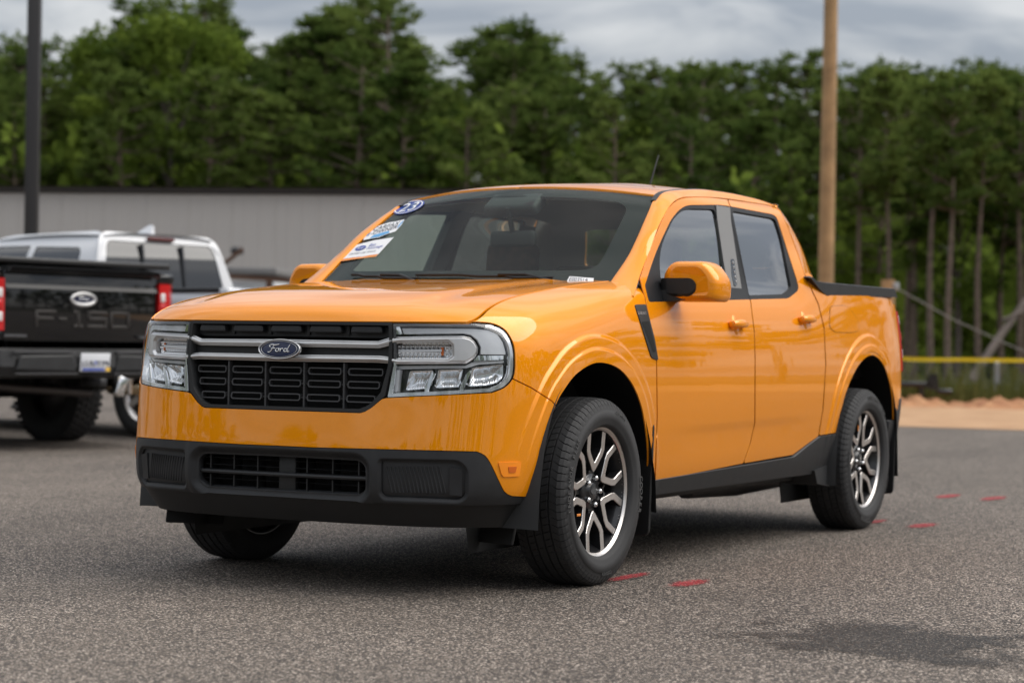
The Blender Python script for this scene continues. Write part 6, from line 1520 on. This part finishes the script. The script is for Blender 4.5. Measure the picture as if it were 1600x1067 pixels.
# rear bumper with pads, plate, hitch and tailpipe
bp_ = MB(); bz0, bz1 = .50+tz, .745+tz
bp_.loft([[(x, y, zz) for y, zz in ((.10, bz0), (-.13+.10*abs(x)**6, bz0+.02), (-.16+.10*abs(x)**6, bz0+.10), (-.14+.10*abs(x)**6, bz1-.02), (-.10+.08*abs(x)**6, bz1), (.10, bz1))] for x in np.linspace(-1.0, 1.0, 21)], True, True, False); bmp = bp_.build('rear_bumper', 'bumper_black', PB)
for s in (-1, 1):
    MB().loft([[(s*x, -.165, zz) for x, zz in ((.20, bz0+.06), (.80, bz0+.075), (.76, bz1-.06), (.24, bz1-.05))], [(s*x, -.172, zz) for x, zz in ((.21, bz0+.07), (.79, bz0+.085), (.75, bz1-.07), (.25, bz1-.06))]], True, True, False).build('bumper_pad', 'black_plastic', bmp)
    MB().box((s*.52, -.155, bz1-.028), (.60, .03, .012)).build('bumper_trim', 'satin_dark', bmp); MB().box((s*.50, -.165, bz0+.045), (.62, .02, .010)).build('bumper_trim', 'satin_dark', bmp)
    MB().box((s*.70, -.0, .845+tz), (.22, .04, .018), Matrix.Rotation(R(0), 3, 'Y')).build('tailgate_trim', 'satin_dark', tgB)
plz = bz0+.135
pt = MB(); pt.box((-.02, -.180, plz), (.305, .006, .152), Matrix.Rotation(R(6), 3, 'X'), .003); plate = pt.build('licence_plate', 'plate_white', PB)
V, Fs = textmesh('IYR 994', .105, 0, .95, .0005); Mp = frame((-.02, -.1855, plz), (0, -1, .1)); w_ = max(v[0] for v in V)-min(v[0] for v in V); h_ = max(v[1] for v in V)-min(v[1] for v in V); mk('plate_lettering', [Mp@Vector((v[0]/w_*.275, v[1]/h_*.080, v[2])) for v in V], Fs, 'dark_print', plate, smooth=False)
mk('plate_symbol', [Mp@Vector(v) for v in ((-.012, 0, .001), (0, -.028, .001), (.012, 0, .001), (0, .028, .001))], [(0, 1, 2, 3)], 'blue_print', plate, smooth=False)
for zz in (.058, -.056): mk('plate_band', [Mp@Vector((x, zz+q, .0005)) for x, q in ((-.14, -.010), (.14 if zz > 0 else .09, -.010), (.14 if zz > 0 else .09, .008), (-.14, .008))], [(0, 1, 2, 3)], 'blue_print', plate, smooth=False)
mk('plate_tab', [Mp@Vector((x, y, .001)) for x, y in ((.105, -.072), (.145, -.072), (.145, -.040), (.105, -.040))], [(0, 1, 2, 3)], 'yellow_print', plate, smooth=False)
m_ = MB(); m_.box((.02, -.12, .47+tz), (.07, .25, .07), None, .01); hit = m_.build('hitch_receiver', 'bumper_black', PB)
m_ = MB(); m_.box((.20, -.22, .44+tz), (.09, .09, .16), Matrix.Rotation(R(20), 3, 'Y'), .01); m_.build('hitch_bracket', 'chrome', PB)
m_ = MB(); dome(m_, frame((.28, -.26, .50+tz), (0, 0, 1)), .03, .03, .04, 0, 6, 16); m_.tube([(.28, -.26, .38+tz), (.28, -.26, .50+tz)], .02, 8); m_.build('hitch_ball', 'chrome', PB)
m_ = MB(); m_.loft([[(.62+.062*r*math.cos(a)+dx, y, .42+tz+.062*r*math.sin(a)) for a in np.linspace(0, 2*math.pi, 20, endpoint=False)] for y, r, dx in ((.30, 1, -.06), (-.08, 1, 0), (-.08, .9, 0), (.2, .9, -.04))], True, False); m_.build('tailpipe', 'exhaust', PB)
m_ = MB(); m_.tube([(-.5, 1.0, .55), (-.3, .6, .50), (.5, .5, .45)], .04, 8); m_.build('exhaust_pipe', 'brake', PB)
PW, tgW, zW, beltW = full_size('white_pickup_truck', (0, 0, 0), rzT, 'white_paint', .0, .41, False, 'white full size pickup truck with a dark rear window parked beyond the black one')
cabc = at(256, 20.8); fwn = np.array([fw[0], fw[1], 0]); fwn /= np.linalg.norm(fwn); PW.location = tuple((cabc-fwn*1.97)[:2])+(0,)
bp_ = MB(); bp_.loft([[(x, y, zz) for y, zz in ((.10, .50), (-.14+.10*abs(x)**6, .52), (-.15+.10*abs(x)**6, .72), (.10, .745))] for x in np.linspace(-1.0, 1.0, 15)], True, True, False); bp_.build('rear_bumper', 'chrome', PW)
